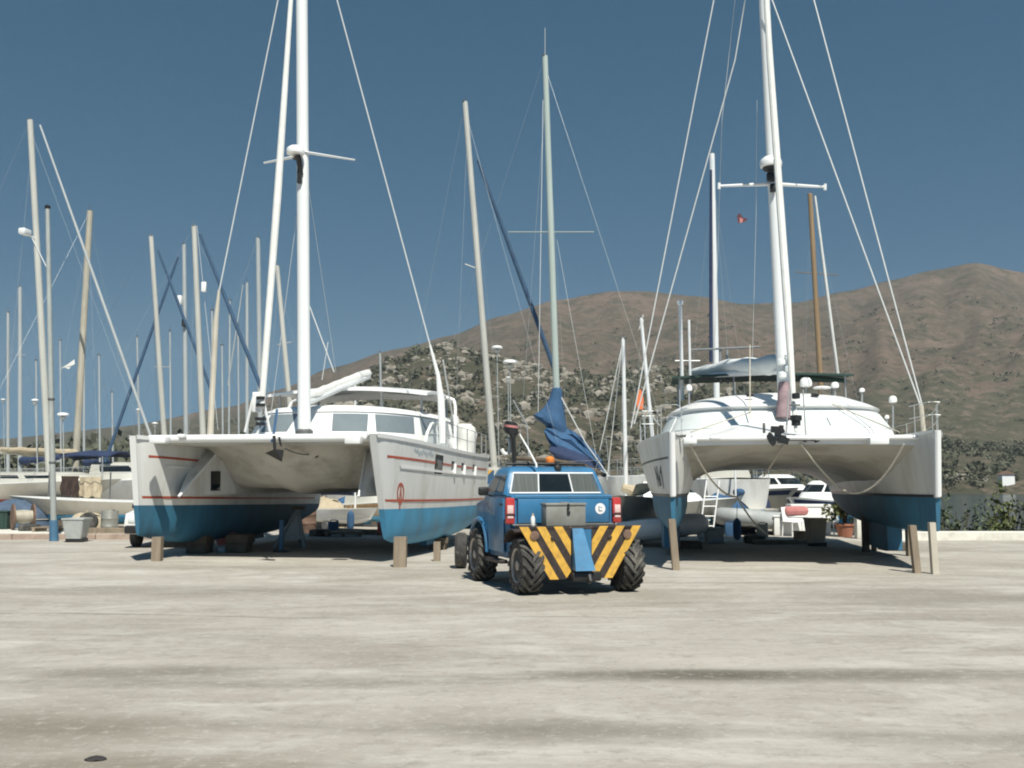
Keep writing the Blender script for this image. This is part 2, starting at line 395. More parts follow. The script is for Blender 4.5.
def hill_material():
    m = bpy.data.materials.new('dry_hillside'); m.use_nodes = True
    nt = m.node_tree; N = nt.nodes; L = nt.links; b = N['Principled BSDF']; b.inputs['Roughness'].default_value = 1
    b.inputs['Specular IOR Level'].default_value = .1
    geo = N.new('ShaderNodeNewGeometry')

    def nz(scale, detail=8, rough=.65, loc=(0, 0, 0)):
        mp = N.new('ShaderNodeMapping'); mp.inputs['Location'].default_value = loc
        L.new(geo.outputs['Position'], mp.inputs['Vector'])
        n = N.new('ShaderNodeTexNoise'); n.inputs['Scale'].default_value = scale; n.inputs['Detail'].default_value = detail
        n.inputs['Roughness'].default_value = rough; L.new(mp.outputs['Vector'], n.inputs['Vector']); return n.outputs['Fac']

    def ramp(s, p0, p1, c0, c1):
        r = N.new('ShaderNodeValToRGB'); r.color_ramp.elements[0].position = p0; r.color_ramp.elements[1].position = p1
        r.color_ramp.elements[0].color = (*c0, 1); r.color_ramp.elements[1].color = (*c1, 1); L.new(s, r.inputs['Fac']); return r.outputs['Color']

    def mix(f, a, c):
        x = N.new('ShaderNodeMixRGB'); L.new(f, x.inputs['Fac']); L.new(a, x.inputs['Color1']); x.inputs['Color2'].default_value = (*c, 1); return x.outputs['Color']
    g = (0, 0, 0)
    c = ramp(nz(.012), .35, .68, (.088, .068, .052), (.158, .115, .089))
    c = mix(ramp(nz(.03, loc=(50, 9, 3)), .46, .62, g, (.85,) * 3), c, (.074, .062, .046))      # scrub
    c = mix(ramp(nz(.008, loc=(5, 90, 3)), .55, .7, g, (.5,) * 3), c, (.19, .122, .096))        # red earth
    # greener foot of the hill
    sx = N.new('ShaderNodeSeparateXYZ'); L.new(geo.outputs['Position'], sx.inputs[0])
    md = N.new('ShaderNodeMath'); md.operation = 'MULTIPLY_ADD'; md.inputs[1].default_value = 130; L.new(nz(.02, loc=(1, 4, 8)), md.inputs[0])
    sb = N.new('ShaderNodeMath'); sb.operation = 'MULTIPLY'; sb.inputs[1].default_value = -1; L.new(sx.outputs['Z'], sb.inputs[0]); L.new(sb.outputs[0], md.inputs[2])
    c = mix(ramp(md.outputs[0], 0, 1, g, (.8,) * 3), c, (.060, .062, .040))
    c = mix(ramp(nz(.045, 8, .8, (9, 1, 3)), .49, .57, g, (.8,) * 3), c, (.050, .050, .033))  # bushes
    c = mix(ramp(nz(.10, 6, .85, (2, 1, 3)), .51, .60, g, (.7,) * 3), c, (.175, .132, .104))    # bare earth
    c = mix(ramp(nz(.16, 6, .85, (7, 7, 3)), .53, .60, g, (.8,) * 3), c, (.040, .042, .028))
    L.new(c, b.inputs['Base Color']); return m


def water_material():
    m = bpy.data.materials.new('harbour_water'); m.use_nodes = True
    nt = m.node_tree; N = nt.nodes; L = nt.links; b = N['Principled BSDF']
    b.inputs['Base Color'].default_value = (.02, .055, .075, 1); b.inputs['Roughness'].default_value = .12
    geo = N.new('ShaderNodeNewGeometry'); n = N.new('ShaderNodeTexNoise'); n.inputs['Scale'].default_value = 1.3; n.inputs['Detail'].default_value = 5
    L.new(geo.outputs['Position'], n.inputs['Vector'])
    bp = N.new('ShaderNodeBump'); bp.inputs['Strength'].default_value = .6; bp.inputs['Distance'].default_value = .15
    L.new(n.outputs['Fac'], bp.inputs['Height']); L.new(bp.outputs['Normal'], b.inputs['Normal']); return m


M['yard'] = yard_material(); M['hill'] = hill_material(); M['water'] = water_material()

# ------------------------------------------------------------------ the setting
QX = 10.6; KY = 29.2                     # where the quay steps back; kerb line
b = MB()
b.poly([(-90, -40, 0), (90, -40, 0), (90, KY, 0), (-90, KY, 0)])
b.poly([(-90, KY, 0), (QX, KY, 0), (QX, 78, 0), (-90, 78, 0)])
b.poly([(90, KY, 0), (90, KY, -6), (QX, KY, -6), (QX, KY, 0)]); b.poly([(QX, KY, 0), (QX, KY, -6), (QX, 78, -6), (QX, 78, 0)])
b.poly([(QX, 78, 0), (QX, 78, -6), (-90, 78, -6), (-90, 78, 0)])
tag(b.build('yard_ground', M['yard'], smooth=0), kind='structure')

b = MB(); b.poly([(-2600, 60, -1.3), (2600, 60, -1.3), (2600, 2300, -1.3), (-2600, 2300, -1.3)]); b.poly([(QX, KY, -1.3), (2600, KY, -1.3), (2600, 60, -1.3), (QX, 60, -1.3)])
tag(b.build('water', M['water'], smooth=0), kind='structure')

RID1 = [(-700, 445), (-200, 436), (0, 440), (120, 428), (230, 408), (280, 391), (330, 369), (400, 349), (450, 336), (500, 318), (560, 300), (610, 293), (650, 292), (700, 297), (745, 304), (800, 303), (850, 292), (900, 280), (940, 270), (985, 262), (1024, 270), (1100, 292), (1400, 330), (1900, 380)]
RID2 = [(-700, 470), (0, 462), (120, 455), (230, 440), (300, 415), (350, 384), (390, 360), (420, 350), (450, 346), (490, 357), (540, 369), (600, 376), (640, 372), (690, 370), (730, 380), (800, 396), (860, 418), (920, 440), (1024, 448), (1300, 455), (1900, 460)]
EL = lambda v: (482 - v) / F / math.cos(PITCH) ** 2


def ridge(tab, u, D, Db, Dr):
    h = EL(smooth_interp(tab, u)) * Dr
    if D <= Db: return 0
    t = (D - Db) / (Dr - Db)
    n = noise.fractal(Vector((u * .013 + Dr, D * .004, 1.7)), .9, 2.1, 5)
    if t < 1: return h * (t ** 1.12) * (1 + .16 * n * (1 - t) ** .5 * 1.2) + h * .012 * n
    return h * math.exp(-((t - 1) * 1.4) ** 2) + h * .012 * n


def shore(u): return lerp(150, 250, clamp((u - 150) / 250)) + 12 * noise.noise(Vector((u * .02, 0, 4)))


def terrain(X, Y):
    u = 512 + F * X / Y; D = Y
    s = shore(u)
    if D < s: return max(-7, -1.3 - (s - D) * .2)
    base = min(1.2, -1.3 + (D - s) * .25)
    z = max(ridge(RID2, u, D, s + 5, 430), ridge(RID1, u, D, 430, 1050))
    return base + z + CAMH * .6 * clamp((D - s) / 200)


us = [-700 + 30 * i for i in range(21)] + [-90 + 5.5 * i for i in range(216)] + [1100 + 30 * i for i in range(26)]
Ds = [70, 110] + [140 * (1.031 ** i) for i in range(92)]
b = MB(); b.grid(lambda D, u: Vector(((u - 512) / F * D, D, terrain((u - 512) / F * D, D))), Ds, us)
tag(b.build('hills', M['hill'], smooth=60, weld=False), kind='structure')
b = MB(); b.poly([(-2700, -120, -7.4), (2700, -120, -7.4), (2700, 2450, -7.4), (-2700, 2450, -7.4)])
tag(b.build('ground', M['hill'], smooth=0), kind='structure')

# boulders on the near rocky hill
b = MB(); rg = random.Random(3)
ico = bmesh.new(); bmesh.ops.create_icosphere(ico, subdivisions=1, radius=1); ico.verts.index_update()
iv = [v.co.copy() for v in ico.verts]; iff = [tuple(v.index for v in f.verts) for f in ico.faces]; ico.free()
cnt = 0
while cnt < 1500:
    u = rg.uniform(300, 1010); D = rg.uniform(262, 430) if rg.random() < .93 else rg.uniform(256, 266)
    X = (u - 512) / F * D
    t = (D - 250) / 180
    if noise.noise(Vector((u * .03, D * .055, 7))) < .28 - .42 * t or (u > 760 and D > 275): continue
    z = terrain(X, D); s = rg.choice((.4, .55, .7, .9, 1.2, 1.9)) * rg.uniform(.7, 1.3)
    sx, sy, sz = s * rg.uniform(.8, 1.5), s * rg.uniform(.7, 1.2), s * rg.uniform(.5, .95)
    off = Vector((rg.uniform(0, 99), rg.uniform(0, 99), 0))
    b.add([Vector((X + p.x * sx * (k := 1 + .5 * noise.noise(p * 1.3 + off)), D + p.y * sy * k, z + p.z * sz * k + sz * .25)) for p in iv], iff); cnt += 1
tag(b.build('boulders', M['boulder'], smooth=30, weld=False), 'pale boulders scattered over the near rocky hillside', 'boulders', kind='stuff')

# scrub and shoreline wood
b = MB(); rg = random.Random(5); cnt = 0
while cnt < 4000:
    u = rg.uniform(-160, 1180); D = rg.uniform(150, 430) if rg.random() < .72 else rg.uniform(430, 900)
    s = shore(u)
    if D < s + 3: continue
    if 380 < u < 760 and D > 300 and rg.random() < .25: continue
    if u > 780 and D < 330 and rg.random() < .3: continue
    if noise.noise(Vector((u * .03, D * .02, 2))) < -.15: continue
    X = (u - 512) / F * D; h = rg.uniform(1.0, 2.6) * ((2.6 if u > 40 else 1.9) if u < 330 and D < 230 else 1)
    if D > 430: b.leaves((X, D, terrain(X, D) + h * .4), (h * 1.5, h * 1.2, h * .6), 12, h * .5, rg); cnt += 1; continue
    b.leaves((X, D, terrain(X, D) + h * .55), (h * rg.uniform(.7, 1.3), h * .9, h * .7), int(26 * (1 if h < 4 else 2.6)), .42 * min(h, 2.2), rg); cnt += 1
tag(b.build('scrub', M['wood_far'], smooth=0, weld=False), 'low dark green scrub covering the far shore', 'scrub', kind='stuff')

# kerbs
kerb = MB()
x = -60
while x < -11:
    kerb.box((x + 1.2, KY + .02, .05), (2.38, .3, .22), bev=.02); x += 2.4
tag(kerb.build('kerb', M['kerbred'], smooth=0), kind='structure')
b = MB(); b.box((-35.5, KY + 2.4, .04), (49, 4.4, .12), bev=.01)
tag(b.build('pavement', M['concrete'], smooth=0), kind='structure')
b = MB(); x = QX + .3
while x < 60: b.box((x + 2, KY - .25, .10), (3.985, .5, .28), bev=.02); x += 4
tag(b.build('quay_wall', M['concrete'], smooth=0), 'low white concrete edge wall along the water', 'quay wall')

# ------------------------------------------------------------------ hulls
class Hull:
    def __init__(s, L, B, zd0, zd1, zw0, zw1, zk, rake=.4, bpow=.6, stern=.82, wl=(.45, .88), tum=0., xc=0., y0=0., zk0=.5, zk1=.35, bmin=.05, deepen=0.):
        s.__dict__.update(locals())

    def zd(s, t): return lerp(s.zd0, s.zd1, t) - .1 * math.sin(PI * t) * (s.L / 12)
    def zw(s, t): return lerp(s.zw0, s.zw1, t)

    def zkl(s, t):
        a = clamp(t / .3); k = s.zk + (s.zw0 - s.zk0 - s.zk) * (1 - a) ** 2
        c = clamp((t - .6) / .4); return k + (s.zw1 - s.zk1 - s.zk) * c * c

    def beam(s, t):
        a = clamp(t / .45); q = (1 - (1 - a) ** 2.0) ** s.bpow
        c = clamp((t - .6) / .4); return max(s.bmin, s.B * q * (1 - (1 - s.stern) * c ** 1.6))

    def pt(s, t, v, sd, off=0.0):
        bm_ = s.beam(t); bw = bm_ * lerp(s.wl[0], s.wl[1], clamp(t / .5) ** .7)
        bw = max(bw, s.bmin * .8); zd, zw, zk = s.zd(t), s.zw(t), s.zkl(t)
        if v >= 0: z = lerp(zw, zd, v); x = bw + (bm_ - bw) * v ** .75
        else:
            ph = -v * PI / 2; x = max(bw * math.cos(ph) ** .75, .02 if v > -1 else 0); z = zw - (zw - zk) * math.sin(ph)
        h = (z - (s.zw0 - s.zk0)) / (s.zd0 - (s.zw0 - s.zk0))
        y = t * s.L + s.rake * (1 - h) * (1 - t) ** 5 - .25 * (1 - h) * t ** 8
        return Vector((s.xc + sd * (x + off), s.y0 + y, z))

    def ts(s, n=26): return [(i / n) ** 1.6 for i in range(n + 1)]

    def topsides(s, b, mi=0, mid=0, mit=0):
        ts = s.ts(); vs = [i / 7 for i in range(8)]
        for sd in (-1, 1): b.grid(lambda t, v: s.pt(t, v, sd), ts, vs, mi)
        # deck with a little camber, bow face, transom
        b.grid(lambda t, q: s.pt(t, 1, -1).lerp(s.pt(t, 1, 1), q) + Vector((0, 0, .05 * math.sin(PI * q) * s.beam(t))), ts, [i / 4 for i in range(5)], mid)
        b.grid(lambda v, q: s.pt(0, v, -1).lerp(s.pt(0, v, 1), q), vs, [0, 1], mi)
        b.grid(lambda v, q: s.pt(1, v, -1).lerp(s.pt(1, v, 1), q), vs, [0, 1], mit)

    def bottom(s, b, mi=0):
        ts = s.ts(); vs = [-1 + i / 8 for i in range(9)]
        for sd in (-1, 1): b.grid(lambda t, v: s.pt(t, v, sd), ts, vs, mi)
        b.grid(lambda v, q: s.pt(0, v, -1).lerp(s.pt(0, v, 1), q), vs, [0, 1], mi)
        b.grid(lambda v, q: s.pt(1, v, -1).lerp(s.pt(1, v, 1), q), vs, [0, 1], mi)

    def band(s, b, v0, v1, t0, t1, sd, off=.006, mi=0, n=24):
        """a thin raised band along the side"""
        ts = [lerp(t0, t1, (i / n)) for i in range(n + 1)]
        b.grid(lambda t, k: s.pt(t, (v0, v0, v1, v1)[k], sd, (0, off, off, 0)[k]), ts, [0, 1, 2, 3], mi)


def rails(b, pts, h, every, r=.014):
    """stanchions and two lifelines along pts"""
    for p in pts: b.tube([p, p + Vector((0, 0, h))], r, 6)
    for k in (.5, .97): b.tube([p + Vector((0, 0, h * k)) for p in pts], r * .6, 5)


class Cabin:
    """plan outline is a super-ellipse that shrinks with height; levels: (z, half width, y front, exponent)"""
    def __init__(s, levels, yback, xo=0.): s.lv = levels; s.yb = yback; s.xo = xo

    def lev(s, t):
        k = t * (len(s.lv) - 1); i = min(int(k), len(s.lv) - 2); q = k - i
        return [lerp(a, c, q) for a, c in zip(s.lv[i], s.lv[i + 1])]

    def pt(s, th, t, off=0.):
        z, a, yf, e = s.lev(t); c = s.yb - yf
        cx, cy = math.cos(th), math.sin(th)
        x = math.copysign(abs(cx) ** e, cx) * (a + off); y = s.yb - abs(cy) ** e * (c + off)
        return Vector((x + s.xo, y, z + off * .3))

    def build(s, b, n=40, mi=0):
        ths = [PI * i / n for i in range(n + 1)]; tt = [i / (len(s.lv) - 1) for i in range(len(s.lv))]
        b.grid(lambda t, th: s.pt(th, t), tt, ths, mi)
        b.add([s.pt(th, 1) for th in ths], [tuple(range(n + 1))], mi)
        b.add([s.pt(0, t) for t in tt] + [s.pt(PI, t) for t in tt[::-1]], [tuple(range(2 * len(tt)))], mi)

    def window(s, b, th0, th1, t0, t1, off=.012, skew=0., mi=0, n=8):
        b.grid(lambda q, t: s.pt(lerp(th0, th1, q) + skew * (t - t0) / (t1 - t0) * (1 if q > .5 else -1), t, off), [i / n for i in range(n + 1)], [lerp(t0, t1, k / 3) for k in range(4)], mi)
        # rim joining the pane to the wall
        for q in (0, 1): b.grid(lambda o, t: s.pt(lerp(th0, th1, q) + skew * (t - t0) / (t1 - t0) * (1 if q > .5 else -1), t, o), [0, off], [lerp(t0, t1, k / 3) for k in range(4)], mi)
        for t in (t0, t1): b.grid(lambda o, q: s.pt(lerp(th0, th1, q) + skew * (t - t0) / (t1 - t0) * (1 if q > .5 else -1), t, o), [0, off], [i / n for i in range(n + 1)], mi)


def stroke(b, pts, w_, frame, mi=0):
    """flat lettering stroke; frame(a, b) -> 3-D point on the surface"""
    for (x0, y0), (x1, y1) in zip(pts, pts[1:]):
        d = Vector((x1 - x0, y1 - y0)); n = Vector((-d.y, d.x)).normalized() * w_ / 2; e = d.normalized() * w_ / 2
        q = [(x0 - e.x + n.x, y0 - e.y + n.y), (x1 + e.x + n.x, y1 + e.y + n.y), (x1 + e.x - n.x, y1 + e.y - n.y), (x0 - e.x - n.x, y0 - e.y - n.y)]
        b.add([frame(*p) for p in q], [(0, 1, 2, 3)], mi)


def lathe_dome(b, c, r, h, n=16, mi=0):
    b.lathe([(r * .55, 0), (r * .95, h * .12), (r, h * .4), (r * .9, h * .7), (r * .6, h * .93), (r * .15, h)], c, 'z', n, mi)


# ================================================================== LEFT CATAMARAN
A1 = R(9)
catL = thing('catamaran', 'white catamaran with red hull stripes propped up left of the blue truck', 'catamaran', (-5.29, 20.2, 0), -A1, 'catamarans propped up ashore')
S1 = 5.12
for side in (-1, 1):
    h = Hull(10.3, .66, 2.60, 2.42, 1.10 if side > 0 else 1.17, 1.0, .27, rake=.95 if side > 0 else .35, bpow=.62, stern=.72, wl=(.5, .86), xc=side * S1 / 2, bmin=.07, zk0=.62, zk1=.30)
    hull = part('hull', [M['gel'], M['white']], catL, lambda b: h.topsides(b, 0, 1))
    part('bottom_paint', M['anti'] if side > 0 else M['antidark'], hull, h.bottom)  # left hull in shade takes the darker blue copy
    for sd in (-1, 1):
        st = MB(); h.band(st, .10, .135, .012, .93, sd); h.band(st, .70, .735, .03, .95, sd)
        st.build('red_stripe', M['redstripe'], hull)
        part('rubbing_strake', M['white'], hull, lambda b: h.band(b, .57, .605, .08, .96, sd, .02))
    part('toe_rail', M['white'], hull, lambda b: [h.band(b, .955, 1.012, .0, .99, sd, .025) for sd in (-1, 1)])
    # skeg keel
    part('keel', M['antidark'], hull, lambda b: b.loft([[Vector((h.xc + x * k, y + dy, z)) for x, y in ((-.09, 4.1), (.09, 4.1), (.12, 5.2), (.05, 6.7), (-.05, 6.7), (-.12, 5.2))] for k, dy, z in ((1, 0, .5), (1, .12, .16))]))
    if side > 0:
        def fr(t0, v0, sc_=1.0, off=.008): return lambda a, c: h.pt(t0 + a / 10.7, v0 + c / 1.45, 1, off)
        em = MB(); f = fr(.085, .22)
        em_pts = [(.17 * math.cos(k * PI / 8), .19 * math.sin(k * PI / 8)) for k in range(17)]
        stroke(em, em_pts, .055, f); stroke(em, [(-.05, -.1), (0, .11), (.05, -.1)], .05, f); stroke(em, [(0, -.19), (0, -.30)], .07, f)
        em.build('hull_emblem', M['redstripe'], hull, smooth=0)
        # faint flowing name near the rail: letters themselves cannot be read in the photograph
        nm = MB(); f = fr(.15, .84)
        stroke(nm, [(i * .05, .05 * math.sin(i * 1.9) + .03 * math.sin(i * .7)) for i in range(26)], .03, f)
        nm.build('faint_lettering', mat('faded_name_blue', (.42, .50, .54), .5), hull, smooth=0)
        ph = MB()
        for (t, v, a, c) in ((.315, .70, .34, .155),):
            ph.grid(lambda i, j: h.pt(t + (i - 3) / 3 * a / 10.7, v + (j - 3) / 3 * c, 1, .015 if abs(i - 3) < 3 and abs(j - 3) < 3 else .0), range(7), range(7))
        ph.build('hull_window', M['glass'], hull)
        for t in (.44, .55, .70):
            part('hull_window', M['glass'], hull, lambda b: b.grid(lambda i, j: h.pt(t + (i - 2) / 2 * .17 / 10.7, .715 + (j - 2) / 2 * .075, 1, .014 if 0 < i < 4 and 0 < j < 4 else 0), range(5), range(5)))
            q = h.pt(t + .013, .66, 1, .03)
            part('vent_cowl', M['white'], hull, lambda b: b.loft([[q + Vector((dx, dy, dz)) for dx, dy in ((-.04, -.05 * k), (.03, -.05 * k), (.03, .05 * k), (-.04, .05 * k))] for k, dz in ((1.3, -.11), (1, .03), (.5, .13))]))
        # pulpit rail at the stern half
        rp = [h.pt(t, 1, 1, -.05) for t in (.38, .5, .62, .74, .86, .96)]
        part('guard_rail', M['steel'], hull, lambda b: rails(b, rp, .62, 1))

# bridge deck / nacelle
XI = S1 / 2 - .1


def nac_pt(y, q):
    x = (q * 2 - 1) * XI; e = abs(x / XI)
    ys_ = 1.15 + 2.0 * e ** 1.8; t = clamp((y - ys_) / lerp(1.9, 1.1, e)); t = 1 - (1 - t) ** 1.8
    z = lerp(2.42, 1.50, t) - .13 * max(0, 1 - abs(x) / .40) * clamp((y - 1) / 1.5) - .16 * e ** 5 * t
    return Vector((x, y, z))


b = MB(); ys = [.55, .8, 1.1, 1.5, 1.9, 2.4, 2.9, 3.4, 4, 4.6, 6, 8, 9.6]; qs = [i / 24 for i in range(25)]
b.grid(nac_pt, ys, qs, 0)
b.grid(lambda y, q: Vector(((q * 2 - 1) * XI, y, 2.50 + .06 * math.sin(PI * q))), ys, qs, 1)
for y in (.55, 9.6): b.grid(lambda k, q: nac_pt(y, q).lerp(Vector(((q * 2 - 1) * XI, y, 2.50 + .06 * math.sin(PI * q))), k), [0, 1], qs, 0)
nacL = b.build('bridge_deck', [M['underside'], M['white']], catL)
part('crossbeam', M['white'], catL, lambda b: b.tube([(-S1 / 2 + .1, .5, 2.55), (S1 / 2 - .1, .5, 2.55)], .085, 12))
# wedge-shaped inner steps with escape hatches
for sd in (-1, 1):
    A, T, Bp = Vector((sd * 2.0, .95, 1.34)), Vector((sd * 1.73, 2.35, 2.40)), Vector((sd * 1.60, 3.0, 1.38))
    A2, T2, B2 = Vector((sd * 2.1, 9.2, 1.34)), Vector((sd * 1.85, 9.2, 2.3)), Vector((sd * 1.60, 9.2, 1.38))
    O0, O1 = Vector((sd * 2.35, 1.6, 1.36)), Vector((sd * 2.35, 9.2, 1.36)); O2, O3 = Vector((sd * 2.3, 2.35, 2.41)), Vector((sd * 2.3, 9.2, 2.3))
    b = MB(); b.poly([A, T, Bp]); b.poly([Bp, T, T2, B2]); b.poly([A, Bp, B2, O1, O0]); b.poly([A, O0, O2, T]); b.poly([T, O2, O3, T2])
    step = b.build('inner_step', M['gel'], catL, smooth=0)
    n = (T - A).cross(Bp - A).normalized(); n = n if n.y < 0 else -n
    ex = (Bp - A).normalized(); ez = n.cross(ex); ez = ez if ez.z > 0 else -ez
    c = A * .30 + T * .30 + Bp * .40; rot = Matrix((ex, n, ez)).transposed()
    part('escape_hatch', M['glass'], step, lambda b: b.box(c, (.34, .05, .44), rot, .02))
    part('step_edge', M['white'], step, lambda b: b.tube([A + n * .01, T + n * .01], .03, 6))

# cabin
cab = Cabin([(2.45, 2.45, 3.15, .62), (2.80, 2.42, 3.3, .62), (3.30, 2.25, 3.75, .66), (3.47, 2.12, 4.0, .7), (3.55, 1.7, 4.6, .8), (3.58, .9, 5.8, .9)], 9.3)
cabL = part('deck_house', M['white'], catL, lambda b: cab.build(b))
wn = [(PI * .035, PI * .165), (PI * .20, PI * .345), (PI * .375, PI * .47), (PI * .53, PI * .625), (PI * .655, PI * .80), (PI * .835, PI * .965)]
for a0, a1 in wn: part('window', M['glassfilm'], cabL, lambda b: cab.window(b, a0, a1, .215, .39, .012, .012))
part('roof_eyebrow', M['white'], cabL, lambda b: cab.window(b, PI * .01, PI * .99, .42, .50, .05, n=40))
# hard top, its frame and posts
ht = part('hard_top', M['white'], catL, lambda b: b.grid(lambda k, q: Vector(((q * 2 - 1) * 2.25 * (1, 1, .985, .985, 1)[k] if True else 0, 0, 0)), [0], [0, 1]) if False else
          b.loft([[Vector((x * 2.2, y, z + .16 * (1 - x * x))) for x in [-1 + i / 6 for i in range(13)]] + [Vector((x * 2.2, y, z - .07 + .16 * (1 - x * x))) for x in [1 - i / 6 for i in range(13)]] for y, z in ((5.9, 3.94), (6.4, 4.02), (7.5, 4.10), (9.2, 4.06), (9.5, 4.0))]))
for x, y in ((-1.95, 6.3), (1.95, 6.3), (-.9, 6.2), (.9, 6.2), (-1.95, 9.3), (1.95, 9.3)):
    part('hard_top_post', M['steel'], ht, lambda b: b.tube([(x, y + .1, 3.3 if y < 7 else 2.3), (x, y, 4.03)], .035, 8))
part('davit_frame', M['white'], catL, lambda b: [b.tube([(sx * 2.45, 8.2, 2.4), (sx * 2.45, 8.2, 3.75), (sx * 2.38, 8.3, 3.95), (sx * 2.05, 8.2, 4.05), (0, 8.1, 4.25)], .045, 8) for sx in (-1, 1)])
# arched side screen over the near hull
b = MB()
arc = [(4.35, 2.52), (4.6, 2.85), (5.0, 3.08), (5.5, 3.16), (6.1, 3.02), (6.8, 2.76), (7.5, 2.5)]
side = part('side_screen', M['palescreen'], catL, lambda b: b.prism(arc, .03, lambda a, c, t: Vector((2.50 + t, a, c))))
part('screen_frame', M['white'], side, lambda b: (b.tube([(2.54, a, c) for a, c in arc], .035, 8), b.tube([(2.54, 5.55, 3.14), (2.54, 5.7, 2.5)], .02, 6), b.tube([(2.54, 4.6, 2.84), (2.54, 6.5, 2.88)], .012, 6), b.tube([(2.54, 6.2, 3.0), (2.54, 6.9, 2.5)], .03, 6)))
# mast, rig
iv1 = MW(catL).inverted()


def LP(u, v, D): return iv1 @ P(u, v, D)


mtop, mbot = LP(301, -150, 23.1), LP(304.5, 431, 23.1)
mastL = part('mast', M['alu'], catL, lambda b: b.tube([mbot - Vector((0, 0, .3)), mtop], [.15, .135], 14))
part('mast_collar', M['galv'], mastL, lambda b: b.lathe([(.2, -.06), (.2, .05), (.16, .09)], mbot + Vector((0, 0, -.05)), 'z', 14))
for (u0, v0, u1, v1) in ((299, 156, 264, 163), (303, 152, 355, 160)):
    part('spreader', M['alu'], mastL, lambda b: b.tube([LP(u0, v0, 23.0), LP(u1, v1, 23.3)], [.065, .035], 8, flat=.5))
part('radar_dome', M['white'], mastL, lambda b: lathe_dome(b, LP(295.5, 155, 22.75), .22, .22))
part('radar_bracket', M['black'], mastL, lambda b: (b.tube([LP(296, 156, 22.75), LP(299, 160, 22.8), LP(301, 175, 22.95)], [.12, .07, .06], 8), b.box(LP(300, 176, 22.93), (.1, .12, .35))))
part('forestay_sail', M['sailwhite'], mastL, lambda b: b.tube([LP(261.5, 408, 20.75), LP(278, 190, 21.8), LP(299, -120, 23.0)], [.065, .085, .03], 10))
part('furler_line', M['sailblue'], mastL, lambda b: b.tube([LP(277, 410, 22.7), LP(274, 432, 21.2), LP(272, 441, 20.5)], .03, 6))
for v, r_ in ((398, .09), (405, .10), (419, .12), (424, .10)): part('furler_drum', M['black'], mastL, lambda b: b.lathe([(.05, -.03), (r_, -.03), (r_, .03), (.05, .03)], LP(260.5, v, 20.75), 'z', 14))
part('furler_frame', M['white'], mastL, lambda b: (b.box(LP(257, 402, 20.8), (.2, .06, .42), None, .02), [b.tube([LP(u0, 394, 20.8), LP(u1, 432, 20.9)], .03, 6) for u0, u1 in ((254, 245), (262, 270))]))
for pts, rr in ((((337, 0), (430, 345)), 24.5), (((278, 0), (219, 292)), 24.0)):
    (u0, v0), (u1, v1) = pts; k = 1.32
    part('shroud', M['wire'], mastL, lambda b: b.tube([LP(u1, v1, rr), LP(u1 - (u1 - u0) * k, v1 - (v1 - v0) * k, 23.2)], .017, 6))
part('shroud_sleeve', M['white'], mastL, lambda b: b.tube([LP(430, 345, 24.5), LP(438, 375, 24.6), LP(441, 400, 24.6), LP(443, 443, 24.6)], [.025, .05, .09, .09], 8))
part('shroud_sleeve', M['cream'], mastL, lambda b: b.tube([LP(219, 290, 24.0), LP(216, 320, 24), LP(210, 438, 24.0)], [.03, .065, .075], 8))
for a, c, r_ in ((LP(443, 360, 24.6), LP(453, 420, 25.4), .02), (LP(306, 170, 23.2), LP(336, 372, 27), .006), (LP(303, 170, 23.2), LP(268, 436, 24.4), .006)): part('shroud', M['wire'], mastL, lambda b: b.tube([a, c], r_, 5))
bm = part('boom', M['alu'], catL, lambda b: b.tube([LP(307, 402, 23.2), LP(368, 376, 28)], .09, 10))
part('sail_bundle', M['sailwhite'], bm, lambda b: b.tube([LP(307 + 61 * k, 398 - 25 * k, 23.2 + 4.8 * k) + Vector((0, 0, .02 * math.sin(k * 31))) for k in [i / 14 for i in range(15)]], [.05] + [.125 + .012 * math.sin(i * 2.1) for i in range(13)] + [.11], 10))
part('anchor', M['black'], catL, lambda b: (b.add([LP(265, 453, 20.0), LP(284, 450, 20.1), LP(282, 462, 19.9), LP(274, 455, 20.3), LP(275, 449, 19.8)], [(0, 4, 2), (4, 1, 2), (0, 2, 3), (3, 2, 1), (0, 3, 4), (4, 3, 1)]), b.tube([LP(275, 453, 20.4), LP(274, 436, 20.5)], .035, 6), b.tube([LP(281, 446, 20.5), LP(279, 437, 20.5)], .025, 6)))
part('anchor_line', M['wiredark'], catL, lambda b: b.tube(sag(LP(284, 448, 20.6), LP(315, 454, 21.9), .06), .014, 6))
part('bow_eye', M['black'], catL, lambda b: b.lathe([(.02, -.06), (.085, -.03), (.085, .03), (.02, .06)], LP(316, 454, 21.75), 'y', 12))
for u, v, D, s_ in ((160, 440, 20.5, (.35, .25, .14)), (354, 440, 20.0, (.32, .25, .16)), (182, 436, 20.8, (.16, .15, .08))): part('deck_cleat', M['white'], catL, lambda b: b.box(LP(u, v, D), s_, None, .02))
# outboard and gear under white covers at the near stern, seen as one white bundle
gear = part('covered_outboard', M['sailwhite'], catL, lambda b: (b.loft([[Vector((2.56 + x, 8.9 + y, z)) + Vector((.03 * math.sin(9 * z + k), .03 * math.cos(7 * z + k), 0)) for k, (x, y) in enumerate([(rx * math.cos(q * PI / 8), rx * math.sin(q * PI / 8)) for q in range(16)])] for rx, z in ((.30, 2.45), (.33, 2.75), (.36, 3.0), (.33, 3.2), (.2, 3.3))]),
                                                                 b.lathe([(.05, 3.1), (.14, 3.2), (.17, 3.35), (.13, 3.5), (.04, 3.56)], (2.30, 8.7, 0), 'z', 14)))
part('blue_pad', M['navy'], gear, lambda b: b.box((2.32, 8.5, 2.88), (.26, .10, .42), None, .04))

